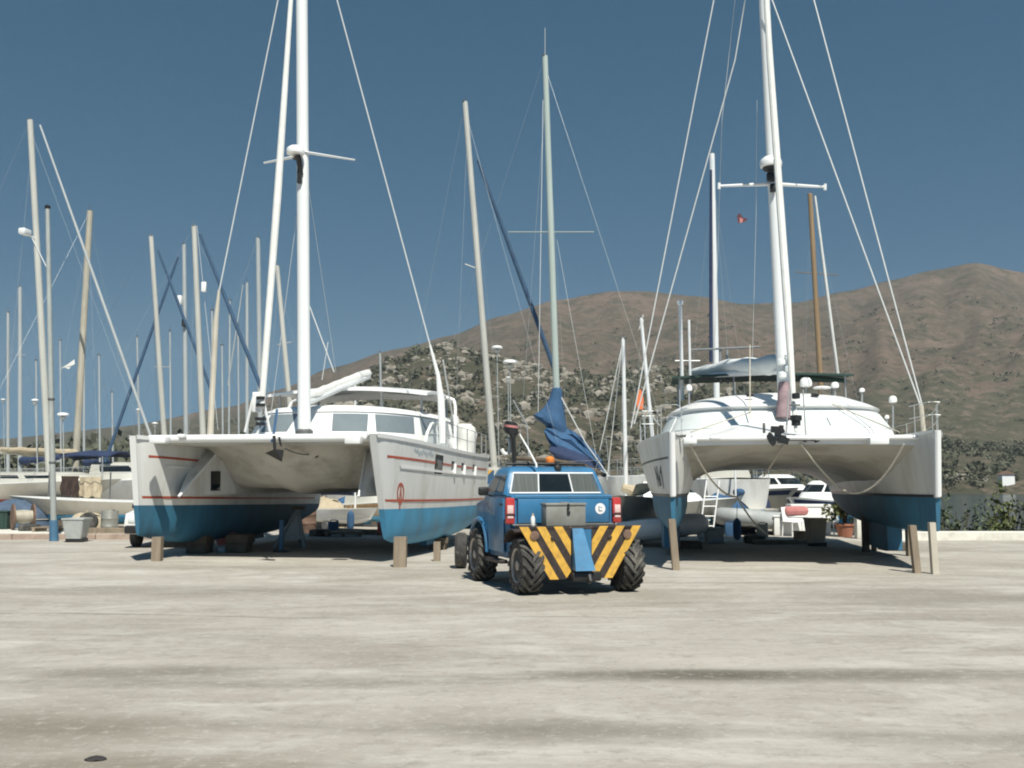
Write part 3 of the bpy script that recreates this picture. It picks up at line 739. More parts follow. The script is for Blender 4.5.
# ================================================================== RIGHT CATAMARAN
A2_ = R(8.2)
catR = thing('catamaran', 'white catamaran seen bow on with slack ropes, propped up right of the blue truck', 'catamaran', (5.46, 18.8, 0), -A2_, 'catamarans propped up ashore')
iv2 = MW(catR).inverted()


def RP(u, v, D): return iv2 @ P(u, v, D)


S2 = 4.84
for side in (-1, 1):
    h = Hull(9.9, .74, 2.60, 2.45, 1.36, 1.33, .66, rake=.22, bpow=.86, stern=.76, wl=(.40, .56), xc=side * S2 / 2, bmin=.055, zk0=.62, zk1=.3)
    hull = part('hull', [M['gel'], M['white']], catR, lambda b: h.topsides(b, 0, 1))
    part('bottom_paint', M['antidark'], hull, h.bottom)
    part('waterline_band', M['darkstripe'], hull, lambda b: [h.band(b, .0, .045, .012, .97, sd) for sd in (-1, 1)])
    part('coach_line', M['darkstripe'], hull, lambda b: [h.band(b, .60, .635, .02, .5, sd * side) for sd in (1,)])
    part('toe_rail', M['white'], hull, lambda b: [h.band(b, .965, 1.012, 0, .99, sd, .02) for sd in (-1, 1)])
    part('stem_lit_edge', M['white'], hull, lambda b: b.tube([h.pt(0, v, 1) * .5 + h.pt(0, v, -1) * .5 for v in (.02, .5, 1)], .062, 10))  # added white strip, gives the stem its sunlit edge by colour
    part('keel', M['antidark'], hull, lambda b: b.loft([[Vector((h.xc + x * k, y, z)) for x, y in ((-.16, 3.7), (.16, 3.7), (.22, 4.8), (.08, 6.6), (-.08, 6.6), (-.22, 4.8))] for k, z in ((1, .75), (.95, .16))]))
    if side < 0:
        f = lambda a, c: h.pt(.115 - a / 10.2, .33 + c / 1.2, -1, .008)
        tx = MB()
        stroke(tx, [(-.30, -.16), (-.28, .17), (-.06, -.15), (-.05, .18)], .075, f); stroke(tx, [(.09, -.14), (.10, .0)], .08, f)
        stroke(tx, [(.20, .08), (.32, .17), (.33, -.20)], .075, f); stroke(tx, [(-.22, -.02), (.05, -.06)], .06, f)
        tx.build('hull_lettering', M['darkstripe'], hull, smooth=0)
    rp = [h.pt(t, 1, side, -.06) for t in (.02, .1, .24, .38, .52, .66)]
    part('guard_rail', M['alugrey'], hull, lambda b: rails(b, rp[1:], .58, 1, .008))
    part('pulpit', M['alugrey'], hull, lambda b: [b.tube([Vector((h.xc - .25, 1.0, z)), Vector((h.xc - .1, .15, z + .02)), Vector((h.xc + .1, .15, z + .02)), Vector((h.xc + .25, 1.0, z))], .008, 6) for z in (2.88, 3.12)] + [b.tube([(h.xc + dx, y, 2.58), (h.xc + dx, y, 3.12)], .008, 6) for dx, y in ((-.2, .8), (.2, .8))])

XR = S2 / 2 - .12


def tun_bottom(y): return interp([(.7, 2.38), (1.2, 2.28), (2.2, 2.12), (4, 2.02), (9.6, 1.98)], y)


def tun_pt(y, q):
    x = (q * 2 - 1) * XR; e = abs(x / XR)
    return Vector((x, y, tun_bottom(y) - .75 * e ** 4 * clamp((y - .6) / 2.2)))


ys = [.7, .85, 1.0, 1.2, 1.6, 2.2, 3, 4, 6, 8, 9.6]
slope = lambda y, q: Vector(((q * 2 - 1) * XR, y, interp([(.7, 2.50), (4.6, 3.02), (9.6, 3.0)], y) - .30 * abs(q * 2 - 1) ** 3 * clamp((y - .7) / 3) + .03 * math.sin(PI * q)))
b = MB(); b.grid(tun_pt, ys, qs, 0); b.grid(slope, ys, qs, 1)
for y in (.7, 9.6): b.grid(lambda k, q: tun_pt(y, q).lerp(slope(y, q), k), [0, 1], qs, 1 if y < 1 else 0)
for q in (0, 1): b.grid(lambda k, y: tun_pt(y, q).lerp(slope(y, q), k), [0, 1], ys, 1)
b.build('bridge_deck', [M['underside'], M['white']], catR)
part('crossbeam', M['white'], catR, lambda b: b.tube([(-S2 / 2 + .1, .62, 2.50), (S2 / 2 - .1, .62, 2.50)], .05, 10))
cab2 = Cabin([(2.45, 2.95, 3.7, .55), (2.85, 2.88, 4.0, .55), (3.36, 2.66, 4.75, .60), (3.43, 2.70, 4.6, .60), (3.56, 2.52, 4.9, .64), (3.76, 2.10, 5.5, .72), (3.86, 1.5, 6.1, .82), (3.90, .8, 6.9, .9)], 9.4, .26)
cabR = part('deck_house', M['white'], catR, lambda b: cab2.build(b))
for a0, a1 in ((PI * .04, PI * .17), (PI * .21, PI * .40), (PI * .42, PI * .58), (PI * .60, PI * .79), (PI * .83, PI * .96)):
    part('window', M['palescreen'], cabR, lambda b: cab2.window(b, a0, a1, 1.08 / 7, 1.9 / 7, .014, .01))
mt, mb_ = RP(755, -190, 23.2), RP(784.5, 392, 23.2)
mastR = part('mast', M['alu'], catR, lambda b: b.tube([mb_ - Vector((0, 0, .9)), mt], [.14, .125], 14))
part('mast_boot', M['plum'], mastR, lambda b: b.tube([RP(783, 418, 23.05), RP(784, 400, 23.1), RP(784.5, 383, 23.15)], [.17, .15, .142], 14))
for u, v in ((781, 362), (789, 357), (782, 375), (789, 369)): part('halyard_cover', M['sailgrey'], mastR, lambda b: b.lathe([(.03, -.08), (.1, -.05), (.1, .05), (.03, .08)], RP(u, v, 22.95), 'z', 10))
for u1, v1 in ((719, 186), (825, 187)):
    part('spreader', M['alu'], mastR, lambda b: (b.tube([RP(773, 184, 23.1), RP(u1, v1, 23.3)], [.05, .03], 8), b.tube([RP(u1, v1 - 3, 23.3), RP(u1, v1 + 3, 23.3)], .04, 6)))
part('radar_dome', M['white'], mastR, lambda b: lathe_dome(b, RP(771, 168, 22.8), .26, .28))
part('radar_bracket', M['black'], mastR, lambda b: (b.lathe([(.18, 0), (.2, .05), (.1, .06)], RP(771, 170, 22.8), 'z', 12), b.box(RP(771, 177, 22.9), (.2, .16, .2), None, .03), b.box(RP(773, 188, 23.0), (.14, .12, .2), None, .03)))
part('forestay_sail', M['sailwhite'], mastR, lambda b: b.tube([RP(796, 432, 19.7), RP(794, 410, 19.9), RP(787, 300, 20.8), RP(770, 60, 22.2), RP(757, -150, 23.1)], [.03, .05, .085, .075, .03], 10))
for v, r_ in ((396, .08), (418, .115), (423, .09)): part('furler_drum', M['black'], mastR, lambda b: b.lathe([(.04, -.06), (r_, -.05), (r_, .05), (.04, .06)], RP(796, v, 19.75), 'z', 14))
part('furler_frame', M['steel'], mastR, lambda b: [b.tube([RP(u0, 390, 19.8), RP(u1, 437, 19.65)], .014, 6) for u0, u1 in ((789, 786), (803, 806))])
for u0, v0, u1, v1, D in ((716, 0, 631, 428, 25), (735, 60, 634, 424, 25), (811, 0, 922, 405, 21.4), (773, 13, 921, 407, 21.4)):
    k = -.35
    part('shroud', M['wire'], mastR, lambda b: b.tube([RP(u1, v1, D), RP(u0 + (u1 - u0) * k * .9, v0 + (v1 - v0) * k, 23.2)] if v0 < 20 else [RP(u1, v1, D), RP(u0, v0, 23.8), RP(752, -40, 23.2)], .017, 6))
part('shroud', M['rope'], mastR, lambda b: b.tube([RP(921, 405, 21.4), RP(924, 434, 21.4)], .05, 8))
for pp, r_ in (((RP(757, 100, 23.4), RP(756, 220, 24.3), RP(752, 372, 25.5)), .006), ((RP(735, 0, 24), RP(722, 120, 25), RP(714, 365, 27)), .008)): part('lazy_jack', M['wire'], mastR, lambda b: b.tube(pp, r_, 5))
part('courtesy_flag', M['pinkred'], mastR, lambda b: b.prism([(0, 0), (.16, .03), (.24, .10), (.12, .14), (.05, .25), (-.02, .18)], .012, lambda a, c, t: RP(738, 223, 23.6) + Vector((a, t + .04 * math.sin(9 * a), c))))
bmR = part('boom', M['alu'], catR, lambda b: b.tube([RP(780, 371, 23.4), RP(692, 376, 28)], .08, 10))
part('sail_cover', M['sailgrey'], bmR, lambda b: b.tube([RP(780 - 90 * k, 363 + 8 * k + 1.5 * math.sin(k * 9), 23.4 + 4.6 * k) for k in [i / 16 for i in range(17)]], [.08] + [.24 - .12 * (i / 15) + .02 * math.sin(i * 1.7) for i in range(15)] + [.06], 12))
part('boom_strut', M['steel'], bmR, lambda b: (b.tube([RP(690, 350, 28), RP(760, 347, 27)], .03, 6), b.tube([RP(675, 361, 29), RP(700, 361, 29)], .025, 6), [b.tube([RP(u, 349, 27.6), RP(u + 1, 384, 27.6)], .03, 6) for u in (720, 727)]))
aw = part('awning', M['awning'], catR, lambda b: b.loft([[Vector((x * 2.28, y, z + .06 * (1 - x * x))) for x in [-1 + i / 5 for i in range(11)]] + [Vector((x * 2.28, y, z - .03 + .06 * (1 - x * x))) for x in [1 - i / 5 for i in range(11)]] for y, z in ((6.9, 4.36), (7.0, 4.40), (9.0, 4.46), (9.2, 4.42))]))
for x, y in ((-2.1, 7.1), (2.1, 7.1), (-2.1, 9.1), (2.1, 9.1), (-.7, 7.1), (.7, 7.1)): part('awning_post', M['steel'], aw, lambda b: b.tube([(x, y, 3.2), (x, y, 4.38)], .022, 6))
part('solar_roll', M['awning'], aw, lambda b: b.tube([RP(800, 377, 26), RP(846, 381, 26)], .055, 8))
part('antenna_pole', M['alu'], catR, lambda b: (b.tube([RP(682.5, 400, 27), RP(680, 303, 27)], .05, 8), lathe_dome(b, RP(680, 305, 27), .09, .14), b.tube([RP(690.5, 395, 27), RP(689, 320, 27)], .035, 8)))
for u, v, r_, hh in ((689, 391, .08, .16), (806, 387, .15, .24), (835, 388, .10, .15), (862, 392, .07, .10), (893, 403, .10, .18), (887, 419, .055, .10), (822, 389, .22, .07)):
    d = part('deck_dome', M['white'], catR, lambda b: lathe_dome(b, RP(u, v, 24.6), r_, hh))
    part('dome_stalk', M['steel'], d, lambda b: b.tube([RP(u, v + (14 if u < 870 else 34), 24.6), RP(u, v - 1, 24.6)], .022, 6))
for u in (750, 815): part('roof_hatch', M['black'], catR, lambda b: b.box(RP(u, 395, 23.9), (.18, .1, .08), None, .02))
part('windlass_chain', M['black'], catR, lambda b: (b.tube([RP(770, 440, 19.36), RP(815, 440, 19.36)], .02, 6), [b.box(RP(777 + rg.uniform(-9, 9), 437 + rg.uniform(-9, 7), 19.3), (rg.uniform(.05, .14), .1, rg.uniform(.05, .14)), Matrix.Rotation(rg.uniform(0, 3), 3, 'Y')) for _ in range(16)], [b.box(RP(799 + rg.uniform(-6, 20), 439 + rg.uniform(-2, 2), 19.4), (.09, .08, .06), Matrix.Rotation(rg.uniform(0, 3), 3, 'Y')) for _ in range(7)]))
for u, v, s_ in ((764, 428, (.05, .05, .2)), (683, 436, (.12, .1, .05)), (795, 405, (.2, .06, .03))): part('deck_fitting', M['galv'], catR, lambda b: b.box(RP(u, v, 19.45), s_, None, .01))
for u, v, s_ in ((690, 441, (.25, .3, .12)), (878, 441, (.35, .3, .14)), (715, 438, (.2, .2, .06))): part('deck_cleat', M['white'], catR, lambda b: b.box(RP(u, v, 19.0), s_, None, .02))
for a, c, dd in ((RP(690, 444, 18.95), RP(737, 497, 22), .25), (RP(786, 443, 19.4), RP(764, 476, 21), .0), (RP(800, 443, 19.4), RP(838, 487, 20.0), .05), (RP(838, 487, 20.0), RP(904, 444, 18.7), .42), (RP(737, 497, 22), RP(768, 535, 22.5), .1)):
    part('mooring_line', M['rope'], catR, lambda b: b.tube(sag(a, c, dd), .020, 6))
for a, c in ((RP(751, 412, 22.6), RP(691, 432, 19.5)), (RP(832, 404, 22.8), RP(899, 432, 19.2)), (RP(750, 345, 24), RP(750, 418, 23))): part('deck_line', M['rope'], catR, lambda b: b.tube([a, c], .014, 5))
b = MB()
ob = RP(640, 400, 25.5)
catflag = part('distress_flag', M['flagorange'], catR, lambda b: b.prism([(-.06, -.24), (.08, -.24), (.09, .05), (.03, .28), (-.05, .26), (-.1, .0)], .015, lambda a, c, t: ob + Vector((a, t + .05 * math.sin(6 * c), c))))
part('boarding_ladder', M['alugrey'], catR, lambda b: ([b.tube([RP(643 + dx, 410, 25.3), RP(645 + dx, 440, 25.3)], .010, 6) for dx in (0, 8)] + [b.tube([RP(642, v, 25.3), RP(654, v, 25.3)], .010, 6) for v in (411, 416, 424)] + [b.tube([RP(641 + k * 4, 404 + k * 1.5, 25.3), RP(660, 426, 25.3)], .012, 5) for k in range(2)]))

# props and blocks that carry the two catamarans
def prop(u, v, D, top, label, wd=.16, lean=(0, 0), name='timber_prop', m='prop', cat='prop', group='timber props under the catamarans'):
    g = G(u, v)
    b = MB(); b.loft([[g + Vector((sx * wd / 2 + lean[0] * k, sy * wd / 2 + lean[1] * k, z)) for sx, sy in ((-1, -1), (1, -1), (1, 1), (-1, 1))] for k, z in ((0, 0), (.5, top * .5), (1, top))])
    return tag(b.build(name, M[m], loc=g, smooth=0), label, cat, group)


prop(157, 561, 0, .50, 'short dark timber prop under the far left bow', .19)
prop(400, 567, 0, .58, 'pale wide timber prop under the bow beside the blue truck', .24, (0, .05))
prop(676, 570, 0, .95, 'tall thin timber post under the bow right of the truck', .13, (-.05, .12))
prop(917, 573, 0, .86, 'tall pale post under the far right bow, left of a close pair', .12, (-.02, .1), m='prop')
prop(935, 574, 0, .92, 'tall pale post under the far right bow, right of a close pair', .11, (-.0, .06), m='cream')
prop(911, 556, 0, .85, 'brown post behind the pale pair under the far right bow', .17)
prop(866, 552, 0, .85, 'dark post left of the blue keel under the right catamaran', .14, m='block')
prop(874, 551, 0, .80, 'thin dark post beside the blue keel under the right catamaran', .10, m='block')
prop(437, 561, 0, .40, 'small timber prop under the stern half beside the blue truck', .14)
for u, v, s_, lb in ((200, 553, (.5, .7, .42), 'dark timber block stack under the left hull, nearer the bow'), (240, 552, (.5, .7, .42), 'dark timber block stack under the left hull, right of the red can'), (440, 549, (.4, .6, .3), 'dark timber block under the hull beside the truck'), (895, 550, (.7, .8, .17), 'flat dark timber block under the blue keel on the far right'), (690, 548, (.5, .7, .17), 'flat dark timber block under the keel right of the truck')):
    g = G(u, v); bb = MB(); n = max(1, int(s_[2] / .14))
    for i in range(n): bb.box(g + Vector((rg.uniform(-.03, .03), rg.uniform(-.03, .03), (i + .5) * s_[2] / n)), (s_[0] * rg.uniform(.9, 1.05), s_[1], s_[2] / n - .004), Matrix.Rotation(rg.uniform(-.06, .06), 3, 'Z'), .012)
    tag(bb.build('timber_block', M['block'], loc=g), lb, 'blocks', 'timber blocks under the hulls')

# ================================================================== YARD TRUCK
g = G(573.5, 592.5)
TA = R(17)
truck = thing('pickup_truck', 'blue yard truck with tractor tyres and yellow and black chevron plates across its rear', 'truck', g, TA)
WB = 2.2; TY = .42                       # wheelbase; where the tailgate stands
prof = [(TY + .02, .66), (TY, 1.02), (TY + .01, 1.40), (TY + .09, 1.455), (1.98, 1.465), (2.05, 1.38), (2.75, 1.29), (2.92, 1.19), (2.96, .76), (2.86, .62), (2.78, .62)]
prof += [(WB + .56 * math.cos(a), .46 + .56 * math.sin(a)) for a in [R(18 + 144 * i / 10) for i in range(11)]]
prof += [(1.58, .48), (.66, .48)]
HW = [(.3, .865), (.6, .88), (1.0, .885), (1.8, .88), (2.4, .85), (2.8, .79), (3.0, .69)]
b = MB()
# body shell: the side profile swept across the width, sides tucked in at sill and shoulder
n = len(prof)
xs = (-1, -.97, -.6, 0, .6, .97, 1)


def bp(i, x):
    y, z = prof[i]; hw = interp(HW, y) - .05 * clamp((z - 1.15) / .3) - .04 * clamp((.8 - z) / .3)
    if abs(x) < .99 and abs(x) > .9: hw *= 1.0; zz = z
    return Vector((x * hw, y, z - (.018 if abs(x) == 1 and z > 1.2 else 0)))


b.add([bp(i, x) for x in xs for i in range(n)], [(k * n + i, k * n + (i + 1) % n, (k + 1) * n + (i + 1) % n, (k + 1) * n + i) for k in range(len(xs) - 1) for i in range(n)])
b.add([bp(i, -1) for i in range(n)], [tuple(range(n))]); b.add([bp(i, 1) for i in range(n)], [tuple(range(n))])
body = b.build('body', M['truck'], truck, smooth=40)
for sx in (-1, 1): part('fender_flare', M['truck'], body, lambda b: [b.tube([(sx * (interp(HW, yc) + .015), yc + r_ * math.cos(a), .46 + r_ * math.sin(a)) for a in [R(5 + 170 * i / 12) for i in range(13)]], .045, 8) for yc, r_ in ((WB, .57),)])
part('sill_step', M['hazblack'], body, lambda b: [b.box((sx * .88, 1.12, .42), (.14, .8, .06), None, .015) for sx in (-1, 1)])
part('chassis', M['black'], truck, lambda b: (b.box((0, 1.35, .55), (.9, 2.9, .16)), b.tube([(-.8, 0, .46), (.8, 0, .46)], .07, 8), b.tube([(-.8, WB, .46), (.8, WB, .46)], .07, 8), b.box((0, .1, .78), (1.2, .7, .3)), b.box((0, WB, .72), (1.2, .9, .3))))
for sx in (-1, 1):
    dr = part('door', M['truck'], truck, lambda b: b.box((sx * .883, 1.12, .98), (.022, .86, .84), None, .01))
    part('handle', M['black'], dr, lambda b: b.box((sx * .90, .80, 1.30), (.03, .14, .035), None, .008))
    part('mudguard', M['hazblack'], truck, lambda b: b.loft([[Vector((sx * x, .5 * math.cos(a), .46 + .5 * math.sin(a))) for x in (.60, .98)] + [Vector((sx * x, .48 * math.cos(a), .46 + .48 * math.sin(a))) for x in (.98, .60)] for a in [R(35 + 75 * i / 8) for i in range(9)]]))
# greenhouse
GZ = [(1.45, .85, TY + .36, 2.02), (1.50, .84, TY + .37, 1.98), (1.62, .805, TY + .42, 1.84), (1.78, .75, TY + .48, 1.68), (1.85, .725, TY + .53, 1.60), (1.89, .675, TY + .60, 1.52), (1.905, .54, TY + .72, 1.40)]


def ghp(k, s_):
    z, hw, y0, y1 = GZ[k]; rr = .06
    return Vector((s_[0] * hw, lerp(y0, y1, s_[1]), z))


ring = [(-1, .03), (-.95, 0), (.95, 0), (1, .03), (1, .97), (.95, 1), (-.95, 1), (-1, .97)]
cabT = part('cab', M['truck'], truck, lambda b: b.loft([[ghp(k, s_) for s_ in ring] for k in range(len(GZ))]))


def pane(a, c, z0, z1, off, side='rear'):
    """panel lying on the sloped rear (or side) of the cab; a, c are fractions of the half width / length"""
    def hw(z): return interp([(q[0], q[1]) for q in GZ], z)
    def yr(z): return interp([(q[0], q[2]) for q in GZ], z)
    def yf(z): return interp([(q[0], q[3]) for q in GZ], z)
    if side == 'rear': return lambda i, j: Vector((lerp(a, c, i) * hw(lerp(z0, z1, j)), yr(lerp(z0, z1, j)) - off, lerp(z0, z1, j)))
    if side == 'front': return lambda i, j: Vector((lerp(a, c, i) * hw(lerp(z0, z1, j)), yf(lerp(z0, z1, j)) + off, lerp(z0, z1, j)))
    sx = -1 if side == 'left' else 1
    return lambda i, j: Vector((sx * (hw(lerp(z0, z1, j)) + off), lerp(yr(lerp(z0, z1, j)), yf(lerp(z0, z1, j)), lerp(a, c, i)), lerp(z0, z1, j)))


def panel(name, m, parent, a, c, z0, z1, off, side='rear'):
    b = MB(); f = pane(a, c, z0, z1, off, side); f0 = pane(a, c, z0, z1, -.01, side)
    q = [(0, 0), (1, 0), (1, 1), (0, 1)]
    b.add([f(*p) for p in q] + [f0(*p) for p in q], [(0, 1, 2, 3)] + [(i, (i + 1) % 4, (i + 1) % 4 + 4, i + 4) for i in range(4)])
    return b.build(name, m, parent, smooth=0)


rw = panel('rear_window', M['glass'], truck, -.335, .335, 1.49, 1.775, .010)
panel('curtained_pane', M['curtain'], rw, -.87, -.36, 1.49, 1.775, .012); panel('curtained_pane', M['curtain'], rw, .36, .87, 1.49, 1.775, .012)
f = pane(-.90, .90, 1.477, 1.79, .016)
part('window_frame', M['white'], rw, lambda b: (b.tube([f(0, 0), f(1, 0), f(1, 1), f(0, 1), f(0, 0), f(.1, 0)], .016, 6), [b.tube([f(q, 0), f(q, 1)], .012, 6) for q in (.31, .69)]))
for sd in ('left', 'right'):
    panel('side_window', M['glass'], truck, .08, .36, 1.50, 1.75, .008, sd); panel('side_window', M['glass'], truck, .42, .86, 1.50, 1.75, .008, sd)
panel('windscreen', M['glass'], truck, -.9, .9, 1.50, 1.78, .008, 'front')
# tailgate panel with pressed edge and number recess
part('tailgate', M['truck'], truck, lambda b: (b.box((0, TY - .012, 1.20), (1.52, .03, .38), None, .012), b.tube([(-.8, TY - .02, 1.43), (.8, TY - .02, 1.43)], .014, 6)))
for sx in (-1, 1):
    tl = part('tail_lamp', M['lampred'], truck, lambda b: b.box((sx * .875, TY - .01, 1.21), (.145, .10, .40), None, .03))
    part('clear_lens', M['lampwhite'], tl, lambda b: (b.box((sx * .88, TY - .062, 1.235), (.095, .012, .125), None, .005), b.box((sx * .88, TY - .062, 1.115), (.095, .012, .035), None, .005)))
    part('lamp_divider', M['black'], tl, lambda b: b.box((sx * .875, TY - .062, 1.15), (.15, .02, .024), None, .004))
    mr = part('mirror', M['black'], truck, lambda b: (b.box((sx * .98, 1.55, 1.50), (.17, .08, .14), None, .03), b.tube([(sx * .82, 1.62, 1.42), (sx * .95, 1.56, 1.46)], .014, 6)))
# step bar, chevron plates and hitch tower
PY = -.34
part('step_bar', M['hazblack'], truck, lambda b: (b.box((0, .02, .965), (1.62, .72, .05), None, .012), b.tube([(-.72, -.30, .93), (.72, -.30, .93)], .03, 8)))
part('step_edge', M['toolbox'], truck, lambda b: b.box((-.02, TY - .05, 1.0), (1.66, .05, .018), None, .004))
for sx in (-1, 1):
    # upright steel plate, cut away towards the wheels
    poly = [(.165, 1.0), (.96, 1.0), (.49, .235), (.245, .235), (.165, .345)]
    if sx < 0: poly = [(-x, z) for x, z in poly]
    b = MB(); fr = lambda a, c, t: Vector((a, PY + t, c)); b.prism(poly, .02, fr, 0)
    sl = (.96 - .49) / (1.0 - .235)

    def cut(pts, fn):
        out = []
        for (ax, az), (bx, bz) in zip(pts, pts[1:] + pts[:1]):
            da, db = fn(ax, az), fn(bx, bz)
            if da >= 0: out.append((ax, az))
            if da * db < 0: t = da / (da - db); out.append((ax + (bx - ax) * t, az + (bz - az) * t))
        return out
    for k0, k1 in ((.825, .96), (.56, .695), (.295, .43), (.05, .175)):
        q = [(abs(x), z) for x, z in poly]
        q = cut(q, lambda x, z: x - (sl * (z - 1) + k0)); q = cut(q, lambda x, z: (sl * (z - 1) + k1) - x)
        if len(q) > 2: b.add([(x * sx, PY - .004, z) for x, z in q], [tuple(range(len(q)))], 1)
    pl = b.build('chevron_plate', [M['hazblack'], M['yellow']], truck, smooth=0)
    part('reflector', M['rust'], pl, lambda b: b.lathe([(.03, 0), (.068, -.012), (.068, -.02), (.02, -.028)], (sx * .73, PY - .004, .875), 'y', 16))
    part('plate_bolt', M['hazblack'], pl, lambda b: b.lathe([(.032, 0), (.032, -.02), (.01, -.028)], (sx * .45, PY - .004, .83), 'y', 10))
part('hitch_tower', M['trucklight'], truck, lambda b: b.loft([[Vector(p) for p in r_] for r_ in ([(-.15, PY - .03, .97), (.02, PY - .03, .97), (.02, PY + .1, .97), (-.15, PY + .1, .97)], [(-.145, PY - .16, .36), (.16, PY - .16, .36), (.16, PY + .1, .36), (-.145, PY + .1, .36)])]))
part('hitch_tower', M['truck'], truck, lambda b: b.loft([[Vector(p) for p in r_] for r_ in ([(.00, PY + .0, .96), (.16, PY + .0, .96), (.16, PY + .06, .96), (.00, PY + .06, .96)], [(.10, PY + .0, .37), (.16, PY + .0, .37), (.16, PY + .06, .37), (.10, PY + .06, .37)])]))
part('tow_hook', M['black'], truck, lambda b: (b.box((.06, PY + .02, .27), (.46, .22, .14), None, .03), b.tube([(.06, PY - .18, .30), (.06, PY - .22, .24), (.06, PY - .14, .20)], .035, 8)))
part('panel_gap', M['black'], truck, lambda b: (b.box((0, TY - .028, 1.02), (1.5, .012, .012)), [b.box((sx * .755, TY - .028, 1.21), (.010, .012, .37)) for sx in (-1, 1)]))
st = part('round_sticker', M['white'], truck, lambda b: b.lathe([(.01, 0), (.085, 0), (.085, -.005), (.01, -.007)], (.60, TY - .028, 1.235), 'y', 28))
lt = MB(); stroke(lt, [(-.022, .035), (-.022, -.035), (.026, -.035)], .014, lambda a, c: Vector((.60 + a, TY - .0365, 1.235 + c))); stroke(lt, [(.004, .02), (.024, .02)], .012, lambda a, c: Vector((.60 + a, TY - .0365, 1.235 + c)))
lt.build('sticker_letter', M['galv'], st, smooth=0)
be = part('beacon', M['orange'], truck, lambda b: b.lathe([(.06, 1.93), (.075, 1.96), (.075, 2.03), (.05, 2.06), (.01, 2.07)], (.05, 1.2, 0), 'z', 16))
part('beacon_base', M['black'], be, lambda b: b.lathe([(.085, 1.86), (.085, 1.92), (.06, 1.935)], (.05, 1.2, 0), 'z', 16))
part('work_lamp', M['black'], truck, lambda b: (b.box((.10, TY + .54, 1.87), (.11, .10, .10), None, .03), b.lathe([(.02, 1.90), (.045, 1.92), (.035, 1.97), (.01, 1.98)], (.10, TY + .58, 0), 'z', 10)))
for yy in (1.08, 1.5): part('roof_bar', M['black'], truck, lambda b: b.tube([(-.62, yy, 1.80), (-.6, yy, 1.945), (.6, yy, 1.945), (.62, yy, 1.80)], .022, 8))
part('whip_aerial', M['alu'], truck, lambda b: b.tube([(-.30, .85, 1.88), (-.30, .85, 1.93), (-.40, 1.0, 2.2), (-.5, 1.1, 2.42)], [.02, .018, .016, .012], 6))
part('exhaust', M['steel'], truck, lambda b: b.tube([(.80, 2.1, 1.3), (.86, 2.0, 1.5), (.86, 1.98, 1.75), (.84, 1.95, 1.9)], .03, 8))


def wheel(x, y, r, wd, out):
    b = MB(); hwid = wd / 2
    b.lathe([(r * .56, -hwid * .8), (r * .62, -hwid), (r * .84, -hwid * 1.0), (r * .895, -hwid * .82), (r * .90, 0), (r * .895, hwid * .82), (r * .84, hwid), (r * .62, hwid), (r * .56, hwid * .8)], (0, 0, 0), 'x', 40)
    nl = 17
    for k in range(nl):
        for s in (-1, 1):
            a0 = 2 * PI * (k + (.5 if s > 0 else 0)) / nl
            pts = []
            for q in range(5):                   # slanted lug bar from shoulder to the middle
                xx = s * lerp(hwid * .99, -hwid * .10, q / 4); aa = a0 + .50 * q / 4; rr = r * lerp(.93, .995, min(1, q / 1.2))
                pts.append((xx, aa, rr))
            rings = []
            for xx, aa, rr in pts:
                da = .115
                rings.append([Vector((xx, math.cos(aa + d) * q_, math.sin(aa + d) * q_)) for d, q_ in ((-da, r * .86), (-da * .7, rr), (da * .7, rr), (da, r * .86))])
            b.loft(rings)
        
    for s in (-1, 1):
        for k in range(nl):
            a0 = 2 * PI * (k + (.5 if s > 0 else 0)) / nl
            b.loft([[Vector((s * hwid * xx, math.cos(a0 + d) * rr, math.sin(a0 + d) * rr)) for xx, d in ((1.0, -.1), (1.08, -.07), (1.08, .07), (1.0, .1))] for rr in (r * .74, r * .93)])
    c = Vector((x, y, r))
    b.v = [p + c for p in b.v]
    wo = b.build('wheel', M['rubber'], truck, smooth=30, weld=False)
    rm = MB(); rm.lathe([(.04, hwid * .55 * out), (r * .28, hwid * .62 * out), (r * .34, hwid * .35 * out), (r * .5, hwid * .4 * out), (r * .57, hwid * .95 * out), (r * .60, hwid * .98 * out), (r * .60, hwid * .2 * out)], c, 'x', 28)
    rm.lathe([(.02, hwid * .95 * out), (.07, hwid * .9 * out), (.08, hwid * .5 * out)], c, 'x', 14)
    rm.build('rim', M['rim'], wo)


wheel(-.75, 0, .42, .31, -1); wheel(.84, 0, .42, .31, 1); wheel(-.82, WB, .44, .31, -1); wheel(.84, WB, .44, .31, 1)

# toolbox and bottle standing on the truck's rear step
T = truck.matrix_basis
tb = thing('toolbox', 'grey sheet metal toolbox standing on the rear step of the blue truck', 'toolbox', T @ Vector((-.14, .04, .993)), TA)
part('box', M['toolbox'], tb, lambda b: b.box((0, .0, .15), (.63, .24, .30), None, .012))
part('lid', M['toolbox'], tb, lambda b: b.box((0, 0, .323), (.655, .265, .04), None, .012))
part('hasp', M['black'], tb, lambda b: (b.box((.03, -.138, .29), (.035, .016, .09), None, .005), b.box((.035, -.137, .20), (.05, .02, .05), None, .01), b.box((.02, -.124, .235), (.02, .012, .06))))
part('hinge', M['galv'], tb, lambda b: b.tube([(-.05, .0, .347), (.08, .0, .347)], .012, 6))
bt = thing('bottle', 'small white bottle standing on the rear step left of the grey toolbox', 'bottle', T @ Vector((-.60, .12, .993)))
part('bottle_body', M['white'], bt, lambda b: b.lathe([(.03, 0), (.034, .01), (.034, .11), (.018, .15)], (0, 0, 0), 'z', 14)); part('cap', M['beigebin'], bt, lambda b: b.lathe([(.018, .15), (.018, .18), (.01, .185)], (0, 0, 0), 'z', 12))

# ================================================================== YACHTS STANDING BEHIND
YG = 'masted boats behind the catamarans'


